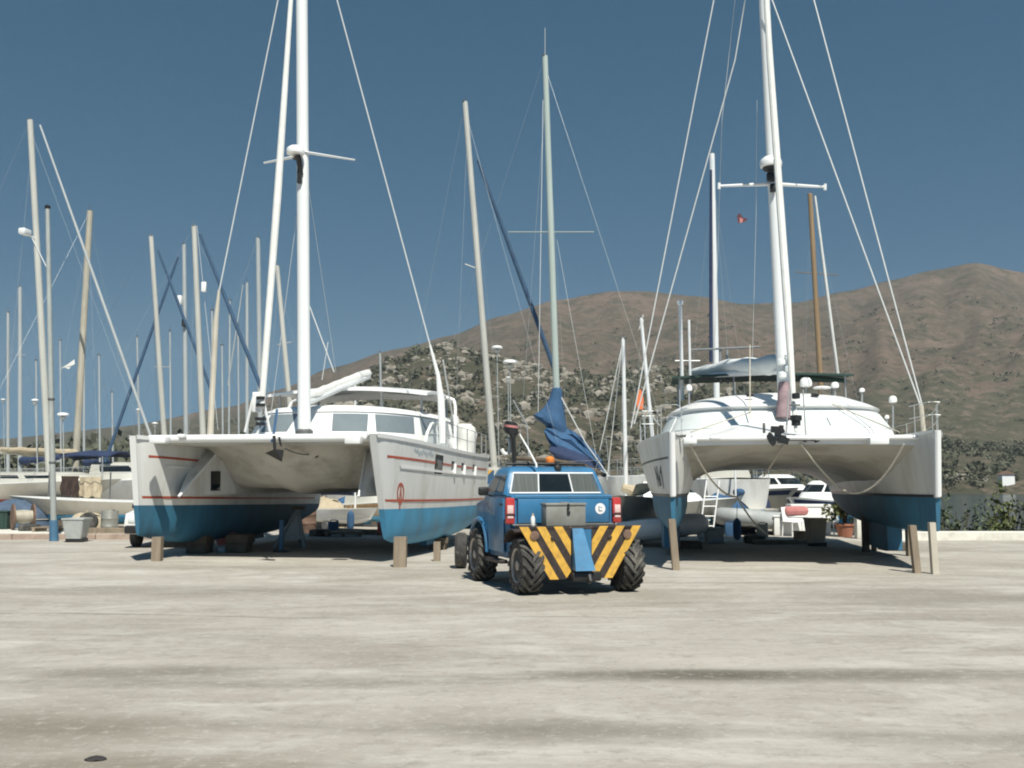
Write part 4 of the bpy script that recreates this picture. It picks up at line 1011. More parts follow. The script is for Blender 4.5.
def yacht(label, mast_px, D, mast_r, spar, head, L=10, B=1.5, zd=1.6, hullm='gel', botm='anti', house=True, spreaders=(), stays=(), wires=(), boom=None, frac=.42, z0=0.0, flagpx=None, extras=None, fb=1.05, stripe=None, name='yacht', cat='yacht', booma=0, group=YG):
    (u0, v0), (u1, v1) = mast_px
    top = P(u0, v0, D); low = P(u1, v1, D); dirv = (top - low) / (top.z - low.z)
    base = low + dirv * (zd + .25 + z0 - low.z)
    rz = math.atan2(math.cos(R(head)), -math.sin(R(head)))
    y = thing(name, label, cat, (base.x, base.y, z0), rz, group)
    inv = MW(y).inverted()
    W = lambda u, v, d: inv @ P(u, v, d)
    zd0 = zd
    h = Hull(L, B, zd0 + .15, zd0 - .05, zd0 - fb, zd0 - fb - .02, zd0 - fb - .45, rake=L * .11, bpow=.95, stern=.72, wl=(.35, .85), y0=-frac * L, bmin=.03, zk0=.1, zk1=.06)
    hu = part('hull', [M[hullm], M['cream'] if hullm == 'cream' else M['white']], y, lambda b: h.topsides(b, 0, 1))
    part('bottom_paint', M[botm], hu, h.bottom)
    if stripe: part('hull_stripe', M[stripe], hu, lambda b: [h.band(b, .72, .85, .02, .98, sd) for sd in (-1, 1)])
    zk = zd0 - fb - .42
    if z0 >= 0: part('keel', M[botm], hu, lambda b: b.loft([[Vector((x * k, yy, z)) for x, yy in ((-.10, -.02 * L), (.10, -.02 * L), (.13, .05 * L), (.04, .2 * L), (-.04, .2 * L), (-.13, .05 * L))] for k, z in ((1, zk + .3), (.8, min(.0, zk - .3)))]))
    if house:
        cb = Cabin([(zd0 - .1, B * .62, -.16 * L, .7), (zd0 + .15, B * .6, -.15 * L, .7), (zd0 + .33, B * .55, -.13 * L, .72), (zd0 + .42, B * .42, -.10 * L, .8)], .24 * L)
        ho = part('deck_house', M['cream' if hullm == 'cream' else 'geldirty'], y, lambda b: cb.build(b, 24))
        for a0, a1 in ((.02, .12), (.14, .24), (.76, .86), (.88, .98)): part('window', M['glass'], ho, lambda b: cb.window(b, PI * a0, PI * a1, .38, .6, .008, n=4))
        part('guard_rail', M['steel'], hu, lambda b: [rails(b, [h.pt(t, 1, sd, -.05) for t in (.03, .16, .3, .45, .6, .75, .9, .98)], .58, 1, .012) for sd in (-1, 1)])
    m_ = part('mast', M[spar], y, lambda b: b.tube([inv @ (base - dirv * .25), inv @ top], [mast_r, mast_r * .82], 10))
    part('mast_head', M['galv'], m_, lambda b: (b.box(inv @ top, (.22, .1, .06), None, .01), b.tube([inv @ top, (inv @ top) + Vector((.05, 0, .3))], .008, 5)))
    for (a, c) in spreaders: part('spreader', M[spar], m_, lambda b: b.tube([W(*a, D), W(*c, D)], .03, 6, flat=.6))
    for (a, c, d0, d1, r_, mm) in stays:
        ok = part('furled_sail', M[mm], m_, lambda b: b.tube([W(*a, d0), W(a[0] * .5 + c[0] * .5, a[1] * .5 + c[1] * .5, (d0 + d1) / 2), W(*c, d1)], [r_ * .7, r_, r_], 8))
    # standing rigging from the mast to hull
    tp = inv @ top; bs = inv @ base
    [part('stay_wire', M['wiredark' if D > 45 else 'alugrey'], m_, lambda b: b.tube([p, q_], .0035, 4)) for p, q_ in ((tp, h.pt(.98, 1, 0)), (tp.lerp(bs, .03), h.pt(.02, 1, 0)), (tp.lerp(bs, .08), h.pt(.45, 1, -1)), (tp.lerp(bs, .08), h.pt(.45, 1, 1)))]
    for (a, c, r_) in wires: part('halyard', M['wire'], m_, lambda b: b.tube([W(*a, D), W(*c, D)], r_, 5))
    if boom:
        e = Vector((booma, L * .36, zd0 + 1.25)); s0 = Vector((bs.x, .1, zd0 + 1.15))
        bo = part('boom', M[spar], y, lambda b: b.tube([s0, e], .06, 8))
        part('sail_cover', M[boom], bo, lambda b: b.tube([s0.lerp(e, i / 12) + Vector((0, 0, .13 + .02 * math.sin(i * 2.2))) for i in range(13)], [.22] + [.21 - .010 * i + .02 * math.sin(i * 1.9) for i in range(11)] + [.07], 10))
    if flagpx:
        (fu, fv, fw, fh, fm) = flagpx; o = W(fu, fv, D)
        Mi = inv.to_3x3()
        part('flag', M[fm], m_, lambda b: b.prism([(-fw, -fh * .5), (-fw * .3, -fh * .2), (fw * .2, -fh * .45), (fw * .6, fh * .1), (fw, fh * .3), (fw * .9, fh), (fw * .3, fh * .5), (-fw * .2, fh * .1)], .012, lambda a, c, t: o + Mi @ Vector((a, t + .06 * math.sin(8 * a), c))))
    if extras: extras(y, W, h, m_)
    return y


def ex_radar(pairs, D):
    def f(y, W, h, m_):
        for (u, v, ub, vb, r_) in pairs:
            d = part('radar_dome', M['white'], y, lambda b: lathe_dome(b, W(u, v + 2, D), r_, r_ * .6))
            part('dome_pole', M['alugrey'], d, lambda b: (b.tube([W(u, v + 3, D), W(ub, vb, D)], .018, 6), b.lathe([(r_ * .3, 0), (r_ * .7, -.03), (.05, -.14)], W(u, v + 2.5, D), 'z', 10)))
    return f


def ex_both(*fs):
    def f(*a):
        for q in fs: q(*a)
    return f


def ex_bracket(y, W, h, m_):
    part('radar_bracket', M['alu'], m_, lambda b: (b.box(W(25, 232, 39.5), (.5, .3, .26), None, .06), b.tube([W(27, 234, 39.6), W(37, 240, 40)], .04, 6), b.tube([W(31, 236, 39.8), W(48, 270, 40)], .02, 6)))


yacht('tall white masted yacht leaning left at the far left, radar bracket halfway up', ((30, 120), (50, 485)), 40, .14, 'alupale', -8, L=13, B=1.8, zd=1.62, stays=[((40, 125), (152, 440), 40, 40, .06, 'alugrey')], boom=None, extras=ex_both(ex_bracket, ex_radar([(35, 399, 38, 478, .14), (63, 414, 64, 480, .23)], 40)), frac=.38)
yacht('yacht with a cream painted pole mast leaning right and a torn white flag', ((90, 211), (75, 475)), 43, .15, 'beigemast', 70, L=11, B=1.6, zd=1.55, hullm='cream', boom='tan', flagpx=(67, 366, .32, .3, 'sailwhite'))
yacht('yacht with a thick pale mast just left of the left catamaran bow', ((151, 236), (164, 433)), 46, .125, 'alupale', 20, botm='antiblack', L=11, B=1.6, zd=1.7, stays=[((158, 250), (212, 392), 46, 46, .07, 'stayblue')], spreaders=[((154, 367), (170, 367))], extras=ex_radar([(155, 422, 155, 455, .14), (138, 408, 139, 455, .1)], 46))
yacht('yacht with white boxy reflector on a stout mast and steep blue furled sail', ((194, 226), (203, 436)), 42, .13, 'alupale', 5, botm='antired', hullm='geldirty', L=11, zd=1.7, stays=[((200, 234), (262, 390), 42, 42, .085, 'stayblue')], wires=[((197, 226), (218, 430), .01)], extras=lambda y, W, h, m_: part('reflector', M['white'], m_, lambda b: b.box(W(204, 287, 41.8), (.2, .2, .42), None, .03)))
yacht('thin masted yacht behind the left catamaran with a dark blue furled sail slanting down left', ((184, 244), (186, 436)), 50, .12, 'alugrey', 175, L=12, zd=1.7, stays=[((178, 257), (104, 465), 50, 50, .085, 'stayblue')], extras=lambda y, W, h, m_: (part('reflector', M['white'], m_, lambda b: b.box(W(180, 300, 49.8), (.25, .2, .45), None, .03)), part('reflector', M['black'], m_, lambda b: b.box(W(184, 323, 49.8), (.2, .2, .4), None, .05))))
yacht('yacht with a slim grey mast behind the left catamaran, right of the blue furled sail', ((247, 283), (247, 400)), 55, .10, 'alugrey', 120, L=9, zd=1.5, stays=[((243, 285), (228, 385), 55, 55, .04, 'alugrey')])
yacht('yacht with a plain pale mast behind the left catamaran forestay', ((258, 238), (260, 402)), 48, .13, 'alugrey', 60, L=10, zd=1.7)
yacht('yacht with a bright white mast leaning left behind the left catamaran mast', ((277, 266), (289, 396)), 44, .12, 'alupale', 100, botm='antiblack', hullm='cream', L=10, zd=1.8, spreaders=[((277, 345), (292, 342))], wires=[((309, 305), (334, 372), .03), ((328, 342), (322, 380), .02)])
yacht('far yacht with the leftmost thin mast in view', ((8, 312), (8, 475)), 58, .10, 'alugrey', 40, L=9, zd=1.5, boom=None, extras=ex_radar([(3, 398, 5, 470, .13)], 58))
yacht('far yacht with navy boom cover and thin grey mast at the far left', ((20, 287), (20, 472)), 54, .12, 'alugrey', 150, L=9, zd=1.5, boom='navy', spreaders=[((15, 355), (26, 355))])
yacht('yacht with a white leaning mast and long blue furled sail, left of the blue truck', ((465, 102), (494, 465)), 36, .125, 'alupale', -40, L=9, B=1.5, zd=1.7, stays=[((478, 160), (554, 368), 36, 37, .085, 'stayblue')], spreaders=[((465, 264), (481, 270))], frac=.38,
      extras=ex_radar([(510, 362, 511, 455, .28), (497, 347, 499, 470, .22), (508, 376, 509, 455, .09)], 38))
def ex_ketch(y, W, h, m_):
    part('mast_top_aerial', M['alugrey'], m_, lambda b: b.tube([W(545, 56, 35), W(545, 28, 35)], .018, 5))
    part('sail_cover', M['sailblue'], m_, lambda b: b.loft([[W((u0 + u1) / 2 + (u1 - u0) / 2 * math.cos(q * PI / 10), v + sk * math.cos(q * PI / 10) + .6 * math.sin(q * 1.7 + v), 34.9 + (.16 + (u1 - u0) * .009) * math.sin(q * PI / 10)) for q in range(20)] for v, u0, u1, sk in ((388, 552.5, 561, 0), (391, 551.5, 562, 0), (398, 549, 562.5, 0), (407, 544.5, 564, .5), (414, 539, 565, 2), (419, 533.5, 566, 4), (423, 535, 567, 5), (428, 545, 567, 3), (437, 548, 567, 1))]))
    rgk = random.Random(8)
    fold = lambda q, u: 1 + .13 * math.sin(q * 2.3 + u * .5) + .09 * math.sin(q * 4.1 + u)
    part('sail_heap', M['sailblue'], m_, lambda b: b.loft([[W(u + (ru * math.cos(q * PI / 16)) * fold(q, u), v + rv * math.sin(q * PI / 16) * fold(q + 2, u), 34.5 + .55 * math.cos(q * PI / 16 + .8) + .1 * math.sin(q * 1.9)) for q in range(32)] for u, v, ru, rv in ((546, 431, 2, 2), (551, 434, 5, 9), (558, 440, 6, 14), (566, 445, 6, 15), (575, 449, 6, 15), (584, 455, 6, 14), (592, 461, 5, 11), (599, 467, 4, 8), (604, 474, 2, 4))]))
    part('sail_heap', M['navy'], m_, lambda b: b.loft([[W(u + (ru * math.cos(q * PI / 10)) * fold(q, u), v + rv * math.sin(q * PI / 10) * fold(q, u + 1), 33.8 + .4 * math.cos(q * PI / 10)) for q in range(20)] for u, v, ru, rv in ((552, 450, 3, 3), (562, 455, 4, 7), (575, 459, 4, 7), (588, 464, 4, 7), (599, 471, 2, 3))]))
    part('outboard_motor', M['black'], y, lambda b: b.loft([[W(u + w_ * math.cos(q * PI / 8), v + .9 * math.cos(q * PI / 8), 32.8 + .26 * math.sin(q * PI / 8)) for q in range(16)] for u, v, w_ in ((511, 421.5, 4.5), (511, 423, 6.6), (511, 427, 7.2), (511, 431.5, 7.2), (511.5, 434, 6.2), (512, 435.5, 3.4), (513, 440, 2.6), (514, 458, 2.4), (514, 468, 2))]))
    part('outboard_band', M['pinkred'], y, lambda b: b.loft([[W(u + w_ * math.cos(q * PI / 8), v + .9 * math.cos(q * PI / 8), 32.8 + .28 * math.sin(q * PI / 8)) for q in range(16)] for u, v, w_ in ((511, 425, 7.2), (511, 427.5, 7.2))]))
    part('lifebuoy', M['white'], y, lambda b: b.tube([W(506 + 4.5 * math.cos(a), 446 + 8 * math.sin(a), 33) for a in [R(-80 + 20 * i) for i in range(13)]], .07, 8))
    part('blue_yellow_flag', [M['sailblue'], M['yellow']], y, lambda b: (b.add([W(481, 470, 33), W(493, 470, 33), W(493, 482, 33), W(488, 475, 33)], [(0, 1, 3)], 1), b.add([W(481, 470, 33), W(494, 470, 33.02), W(494, 484, 33.02), W(484, 484, 33.02)], [(0, 1, 2, 3)], 0)))
    part('topping_lift', M['wire'], m_, lambda b: (b.tube([W(560, 395, 34.8), W(585, 442, 34.4), W(610, 478, 34)], .02, 5), b.tube([W(557, 240, 35), W(596, 455, 34.4)], .006, 5), b.tube([W(543, 100, 35), W(538, 420, 35)], .012, 5)))
    part('guard_frame', M['steel'], y, lambda b: (b.tube([W(513, 400, 34), W(527, 425, 34), W(529, 462, 34)], .025, 6), b.tube([W(595, 470, 33.5), W(606, 436, 33.5), W(610, 480, 33.5)], .02, 6)))
    part('boom_gallows', M['block'], y, lambda b: b.tube([W(512, 458, 33), W(556, 461, 33), W(585, 466, 33), W(606, 476, 33)], .07, 8))
yacht('ketch with a tall greenish mast and heaped blue sail covers directly behind the truck', ((545, 56), (556.5, 392)), 35, .125, 'alugreen', -35, L=12, B=1.7, zd=1.75, spreaders=[((508, 232), (594, 232))], extras=ex_ketch, frac=.40)
def ex_deckboat(y, W, h, m_):
    part('canvas_roll', M['tan'], y, lambda b: b.tube([W(622, 487, 29), W(632, 491, 29), W(642, 489, 29), W(652, 486, 29)], [.12, .17, .17, .10], 10))
yacht('small boat with white pole mast and tan canvas roll, between truck and right catamaran', ((623, 338), (626, 485)), 29, .065, 'alu', -100, L=6.2, B=1.1, zd=1.15, fb=.55, hullm='geldirty', botm='white', house=False, wires=[((622, 345), (600, 450), .012), ((622, 345), (607, 480), .012)], extras=ex_deckboat)  # bottom coloured white to look sunlit although it lies in shadow
yacht('yacht with short pale mast and white streamer left of the right catamaran', ((641, 318), (650, 412)), 42, .09, 'alu', 100, L=8, zd=1.6, flagpx=(641, 325, .12, .5, 'sailwhite'))
yacht('yacht with a tall grey mast and dark blue furled sail behind the right catamaran awning', ((712, 154), (716, 362)), 40, .13, 'alu', 85, L=10, zd=1.8, stays=[((711, 170), (711, 362), 39.8, 39.5, .07, 'navy')])
yacht('boat with a varnished wooden mast afloat behind the right catamaran', ((810, 194), (820, 374)), 44, .13, 'woodmast', 95, L=10, zd=1.1, z0=-1.1, stays=[((815, 196), (838, 376), 44, 44, .07, 'sailwhite')], spreaders=[((795, 272), (838, 275))])
yacht('distant yacht whose short thin mast shows above the left catamaran hard top', ((380, 352), (381, 392)), 62, .08, 'alugrey', 30, L=8, zd=1.5)
yacht('distant yacht with faint mast between the cream pole mast and the left catamaran', ((137, 336), (139, 430)), 64, .07, 'alugrey', 30, L=8, zd=1.5)
yacht('distant yacht with faint mast to the right of the cream pole mast', ((84, 300), (84, 470)), 60, .07, 'alugrey', 140, L=8, zd=1.5, boom='navy')
yacht('distant yacht with slim mast rising behind the thin blue furled sail', ((230, 300), (229, 420)), 66, .07, 'alugrey', 50, L=8, zd=1.5)
for uu, vv, DD, nm in ((99, 355, 58, 'distant yacht whose bare mast stands just right of the cream pole mast'), (170, 330, 57, 'distant yacht with bare mast right beside the thick pale mast'), (222, 345, 60, 'distant yacht with bare mast near the sleeved shroud of the left catamaran'), (212, 310, 56, 'distant yacht whose bare mast stands right of the white boxy reflector'), (238, 325, 63, 'distant yacht with bare mast left of the slim grey mast'), (60, 340, 68, 'distant bare masted yacht seen between the grey post and the cream mast'), (36, 360, 66, 'distant bare masted yacht just left of the tall leaning mast'), (112, 392, 70, 'distant low masted yacht under the pale slanting furled sail')):
    yacht(nm, ((uu, vv), (uu + 1, 470)), DD, .06, 'alugrey', 30 + uu, L=8, zd=1.5)

# ================================================================== ASHORE CLUTTER
# lamp-less steel post with a blue base
g = G(54, 541); pt = thing('steel_post', 'tall grey steel post with blue painted base standing by the kerb at left', 'post', g)
top = P(47.5, 208, g.y); tl = top - g
part('pole', M['postgrey'], pt, lambda b: b.tube([(0, 0, .0), tl], [.085, .06], 12)); part('pole_base', M['postblue'], pt, lambda b: b.tube([(0, 0, 0), tl * (.58 / tl.z)], [.125, .115], 12))
part('pole_cap', M['black'], pt, lambda b: b.lathe([(.05, -.05), (.08, 0), (.08, .06), (.02, .1)], tl, 'z', 10))
for z in (2.2, 4.0): part('band', M['galv'], pt, lambda b: b.lathe([(.09, z - .03), (.095, z - .02), (.095, z + .02), (.09, z + .03)], (tl.x * z / tl.z, tl.y * z / tl.z, 0), 'z', 12))


def tapered_bin(u, v, w0, w1, h, m, label, z=0.0, dark=True):
    g = G(u, v, z); t = thing('waste_bin', label, 'bin', g)
    part('tub', M[m], t, lambda b: b.loft([[Vector((sx * ww / 2, sy * ww / 2, zz)) for sx, sy in ((-1, -.9), (-.9, -1), (.9, -1), (1, -.9), (1, .9), (.9, 1), (-.9, 1), (-1, .9))] for ww, zz in ((w0, .10), (w1, h * .93), (w1 * 1.06, h * .94), (w1 * 1.06, h), (w1 * .95, h), (w0 * .9, h * .6))], cap=True))
    part('trolley', M['black'], t, lambda b: b.box((.02, 0, .055), (w0 * 1.15, w0 * .9, .11), None, .02))
    return t


tapered_bin(76, 542, .42, .60, .66, 'greybin', 'grey tapered plastic bin on the yard by the kerb, right of the steel post', 0)
tapered_bin(816, 546, .38, .48, .72, 'beigebin', 'beige plastic bin on a dark trolley under the right catamaran')


def cloth(u0, v0, u1, v1, D, m, label):
    a, c = P(u0, v0, D), P(u1, v1, D); base = Vector(((a.x + c.x) / 2, D, c.z))
    b = MB(); nx = 14
    f = lambda i, j: Vector((lerp(a.x, c.x, i / nx) + .03 * math.sin(i * 2 + j), D + .05 * math.sin(i * 1.1) * (.4 + j / 8), lerp(a.z, c.z, j / 8) + (.03 * math.sin(i * .9) if j == 8 else 0)))
    b.grid(f, range(nx + 1), range(9)); b.grid(lambda i, j: f(i, j) + Vector((0, .02, 0)), range(nx + 1), range(9))
    return tag(b.build('hung_cloth', M[m], loc=base), label, 'cloth', 'cloths hung out to dry')


cloth(61, 476, 78, 496, 36, 'brown', 'dark brown cloth hung over a line right of the steel post')
cloth(79, 477, 101, 497, 36.3, 'tan', 'tan cloth hung over a line beside the dark brown one')
lp = thing('clothes_line', 'two posts holding the line with the hung cloths', 'clothes line', (P(80, 476, 36.1).x, 36.1, 0))
za = P(80, 475, 36.1).z
part('line', M['rope'], lp, lambda b: b.tube([(-1.1, 0, za), (1.1, 0, za + .02)], .012, 5)); part('line_post', M['galv'], lp, lambda b: b.tube([(-1.1, 0, 0), (-1.1, 0, za + .1)], .03, 6)); part('line_post', M['galv'], lp, lambda b: b.tube([(1.1, 0, 0), (1.1, 0, za + .1)], .03, 6))


D_OF = lambda c: c.x


def motorboat(label, c, rz, L=6.5, B=1.15, zd=1.3, fb=.75, hullm='gel', stripe='navy', canopy=None, botm='anti', cat='motorboat', group='small boats standing ashore', house=True):
    t = thing('motorboat', label, cat, c, rz, group)
    h = Hull(L, B, zd + .15, zd - .1, zd - fb, zd - fb, zd - fb - .35, rake=L * .14, bpow=.9, stern=.9, wl=(.3, .88), y0=-L / 2, bmin=.03, zk0=.05, zk1=.2)
    hu = part('hull', [M[hullm], M['white']], t, lambda b: h.topsides(b, 0, 1)); part('bottom_paint', M[botm], hu, h.bottom)
    if stripe: part('hull_stripe', M[stripe], hu, lambda b: [h.band(b, .7, .9, .02, .98, sd) for sd in (-1, 1)])
    if house:
        cb = Cabin([(zd - .1, B * .8, -.28 * L, .75), (zd + .2, B * .75, -.24 * L, .75), (zd + .62, B * .62, -.12 * L, .75), (zd + .7, B * .5, -.08 * L, .8)], .12 * L)
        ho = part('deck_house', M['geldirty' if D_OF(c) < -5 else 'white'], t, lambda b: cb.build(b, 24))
        for a0, a1 in ((.04, .3), (.33, .67), (.7, .96)): part('window', M['glass'], ho, lambda b: cb.window(b, PI * a0, PI * a1, .42, .62, .008, n=6))
    if canopy:
        cn = part('canopy', M[canopy], t, lambda b: b.loft([[Vector((x * B * .8, y, z + .2 * (1 - x * x))) for x in [-1 + i / 4 for i in range(9)]] + [Vector((x * B * .8, y, z - .05 + .2 * (1 - x * x))) for x in [1 - i / 4 for i in range(9)]] for y, z in ((-.02 * L, zd + .95), (.2 * L, zd + 1.0), (.42 * L, zd + .85))]))
        part('canopy_frame', M['steel'], cn, lambda b: [b.tube([(sx * B * .8, y, zd), (sx * B * .8, y + .05, zd + .92)], .02, 6) for sx in (-1, 1) for y in (.02 * L, .38 * L)])
    part('cradle', M['block'], t, lambda b: [b.box((0, y, (zd - fb - .2) / 2), (B * 1.3, .18, zd - fb - .2)) for y in (-L * .15, L * .28)])
    return t


def at(u, D): return Vector(((u - 512) / F * D * 1.0, D, 0))


motorboat('long pale boat hull behind the kerb at the far left edge', at(15, 38), R(80), L=9, zd=1.62, fb=.6, hullm='cream', stripe=None, botm='antired', house=False)
motorboat('pale boat hull behind the grey plastic bin at left', at(98, 36), R(-86), L=6, zd=1.02, fb=.5, hullm='cream', stripe=None, house=False)
motorboat('boat with navy and mustard hull bands beside the left catamaran bow', at(122, 41), R(75), L=7, zd=1.75, fb=1.0, hullm='gel', stripe='navy', canopy='navy')
motorboat('low cream speedboat seen under the left catamaran, nearest its right hull', at(368, 38), R(62), L=4.6, zd=.85, fb=.45, hullm='cream', stripe='teak', B=.85)
motorboat('white motorboat with blue canopy seen under the left catamaran centre', at(340, 44), R(-12), L=6, zd=1.35, canopy='sailblue')
motorboat('white motorboat seen under the left catamaran beside the far hull', at(298, 44), R(-60), L=7, zd=1.35, hullm='cream', stripe=None)
motorboat('white motorboat with navy canopy seen under the middle of the right catamaran', at(775, 40), R(20), L=6, zd=1.25, canopy='sailblue', hullm='geldirty')
motorboat('white motorboat with blue canvas seen under the left part of the right catamaran', at(722, 40), R(40), L=7, zd=1.3, canopy='sailblue', hullm='geldirty')
motorboat('small white runabout behind the beige bin and potted shrub under the right catamaran', at(822, 35), R(-50), L=4.2, zd=1.0, fb=.5, stripe='navy', canopy='navy', B=.9)
motorboat('white dinghy with bare deck between truck and right catamaran', at(662, 33), R(80), L=5, zd=1.0, fb=.5, stripe=None, hullm='geldirty')


def dinghy(label, c, rz, m='hypalon', L=3.2, w=.72, r=.23, z=.35, group='inflatable dinghies'):
    t = thing('inflatable_dinghy', label, 'dinghy', c, rz, group)
    pts = [Vector((-w, L / 2, z)), Vector((-w, 0, z)), Vector((-w * .9, -L * .25, z + .04))] + [Vector((w * .9 * math.sin(a), -L * .25 - L * .25 * math.cos(a), z + .10 + .06 * math.cos(a))) for a in [R(-70 + 14 * i) for i in range(11)]] + [Vector((w * .9, -L * .25, z + .04)), Vector((w, 0, z)), Vector((w, L / 2, z))]
    part('tube', M[m], t, lambda b: b.tube(pts, [r * .3] + [r] * (len(pts) - 2) + [r * .3], 12)); part('floor', M['galv'], t, lambda b: b.box((0, 0, z - .14), (w * 1.7, L * .8, .05)))
    part('transom', M['teak'], t, lambda b: b.box((0, L * .42, z + .05), (w * 1.7, .05, .4))); part('grab_line', M['rope'], t, lambda b: b.tube([p + Vector((0, 0, r * .9)) for p in pts[1:-1]], .012, 5))
    return t


dinghy('grey inflatable dinghy lying under the right catamaran near the shrub', at(771, 32.6), R(-62), L=4.0, r=.27, w=.8, z=.42)
dinghy('pale inflatable dinghy lying behind the truck, left of the right catamaran hull', at(640, 26.5), R(75), L=3.0, z=.42, r=.26, m='white')  # grey skin whitened in colour to look sunlit inside the hull's shadow
dinghy('blue inflatable dinghy lying behind the left part of the right catamaran', at(713, 35), R(20), m='sailblue', L=2.6, z=.62, r=.2, w=.55)

# parked white car nearly hidden behind the left hull
car = thing('parked_car', 'white car parked behind the far left hull, only its lower corner showing', 'car', Vector((-8.95, 27.2, 0)), R(4))
prof = [(-1.9, .35), (-1.95, .62), (-1.85, .86), (-1.0, .95), (-.35, 1.42), (1.35, 1.45), (1.85, .98), (2.0, .62), (1.95, .35)]
b = MB(); n = len(prof)
xs = [-1, -.92, 0, .92, 1]; hwf = lambda z: .87 - .17 * clamp((z - .95) / .5)
b.add([Vector((x * hwf(z), y, z)) for x in xs for y, z in prof], [(k * n + i, k * n + (i + 1) % n, (k + 1) * n + (i + 1) % n, (k + 1) * n + i) for k in range(4) for i in range(n)])
b.add([Vector((-hwf(z), y, z)) for y, z in prof], [tuple(range(n))]); b.add([Vector((hwf(z), y, z)) for y, z in prof], [tuple(range(n))])
b.build('body', M['gel'], car)
part('windscreen', M['glass'], car, lambda b: b.loft([[Vector((sx * hw_, y - o, z + o * .6)) for sx in (-1, 1)] for hw_, y, z, o in ((.78, -.93, 1.0, .012), (.66, -.42, 1.37, .012))], closed=False, cap=False))
for sx in (-1, 1): part('side_window', M['glass'], car, lambda b: b.add([(sx * (hwf(z) + .008), y, z) for y, z in ((-.8, 1.0), (1.5, 1.0), (1.2, 1.38), (-.3, 1.36))], [(0, 1, 2, 3)]))
part('bumper', M['black'], car, lambda b: b.box((0, -1.94, .47), (1.72, .16, .2), None, .05))
for sx in (-1, 1): part('headlight', M['palescreen'], car, lambda b: b.box((sx * .62, -1.93, .70), (.34, .08, .15), None, .03))
part('mirror', M['black'], car, lambda b: [b.box((sx * .97, -.75, 1.02), (.16, .1, .12), None, .03) for sx in (-1, 1)])
for sx in (-1, 1):
    for y in (-1.25, 1.3):
        wo = part('wheel', M['rubber'], car, lambda b: b.lathe([(.15, -.09), (.28, -.10), (.31, -.06), (.31, .06), (.28, .10), (.15, .09)], (sx * .76, y, .31), 'x', 24)); part('rim', M['rim'], wo, lambda b: b.lathe([(.02, sx * .095), (.17, sx * .10), (.19, sx * .07)], (sx * .76, y, .31), 'x', 18))

g = G(226, 550); t = thing('fuel_can', 'faded red fuel can standing under the left hull between timber blocks', 'fuel can', g + Vector((0, 0, .10)))
part('can', M['red'], t, lambda b: b.box((0, 0, .17), (.40, .2, .30), None, .03)); part('handle', M['red'], t, lambda b: b.tube([(-.1, 0, .32), (-.08, 0, .38), (.08, 0, .38), (.1, 0, .32)], .018, 8)); part('cap', M['black'], t, lambda b: b.lathe([(.03, .31), (.03, .36), (.01, .365)], (.15, 0, 0), 'z', 10))
tag(part('plastic_tub', M['white'], None, lambda b: None) if False else (lambda bb: (bb.lathe([(.12, 0), (.17, .10), (.18, .10), (.16, .095), (.11, .01)], G(223, 552), 'z', 16), bb.build('plastic_tub', M['white'], loc=G(223, 552)))[1])(MB()), 'low white plastic tub in front of the red fuel can', 'tub')

# boat stand with pale braces and a blue leg left of the near hull
g = G(292, 548); t = thing('boat_stand', 'pale triangular boat stand under the left catamaran beside the far hull', 'boat stand', g)
part('stand_leg', M['postgrey'], t, lambda b: b.tube([(-.42, -.2, 0), (.12, 0, .95)], .045, 8)); part('stand_leg', M['postgrey'], t, lambda b: b.tube([(.35, -.15, 0), (.14, 0, .95)], .045, 8)); part('stand_leg', M['postgrey'], t, lambda b: b.tube([(.1, .45, 0), (.13, 0, .95)], .045, 8))
part('gusset', M['greybin'], t, lambda b: b.prism([(-.30, .22), (.28, .22), (.14, .85), (.06, .85)], .03, lambda a, c, q: Vector((a, -.06 + q + .12 * c - .05, c)))); part('head_plate', M['block'], t, lambda b: b.box((.13, 0, 1.0), (.3, .3, .08), None, .01))
g = G(281, 552); t = thing('boat_stand', 'slim blue steel boat stand left of the pale triangular one', 'boat stand', g)
part('stand_leg', M['postblue'], t, lambda b: b.tube([(0, 0, 0), (0, 0, .75)], .06, 10)); part('foot_plate', M['black'], t, lambda b: b.box((0, 0, .03), (.34, .34, .06), None, .01))
g = G(461, 568); t = thing('trailer_wheel', 'dusty pale spare wheel lying against the front of the blue truck', 'spare wheel', g)
part('tyre', M['rubber'], t, lambda b: b.lathe([(.17, -.10), (.30, -.11), (.34, -.06), (.34, .06), (.30, .11), (.17, .10)], (0, 0, .34), 'x', 26)); part('rim', M['greybin'], t, lambda b: b.lathe([(.02, -.10), (.20, -.115), (.27, -.112), (.27, .1), (.02, .1)], (0, 0, .34), 'x', 22))

# scrap at the far left
t = thing('cable_reel', 'rusty brown cable reel behind the kerb at far left', 'cable reel', at(27, 33) + Vector((0, 0, .1)), R(35))
for x in (-.3, .3): part('flange', M['rust'], t, lambda b: b.lathe([(.1, x - .025), (.42, x - .025), (.42, x + .025), (.1, x + .025)], (0, 0, .42), 'x', 24))
part('core', M['beigemast'], t, lambda b: b.lathe([(.2, -.28), (.23, 0), (.2, .28)], (0, 0, .42), 'x', 18))
t = thing('tarp_heap', 'blue tarpaulin heaped over gear behind the kerb at far left', 'tarpaulin', at(22, 35.5) + Vector((0, 0, .0)))
part('tarp', mat('faded_blue_tarp', (.07, .105, .16), .85, var=.3, scale=3), t, lambda b: b.grid(lambda i, j: Vector((1.15 * math.cos(i * PI / 12) * math.cos(j * PI / 16), .8 * math.sin(i * PI / 12) * math.cos(j * PI / 16), .06 + .98 * math.sin(j * PI / 16) ** .7 + .07 * noise.noise(Vector((i * .7, j * .6, 1))))), range(25), range(9)), smooth=60)
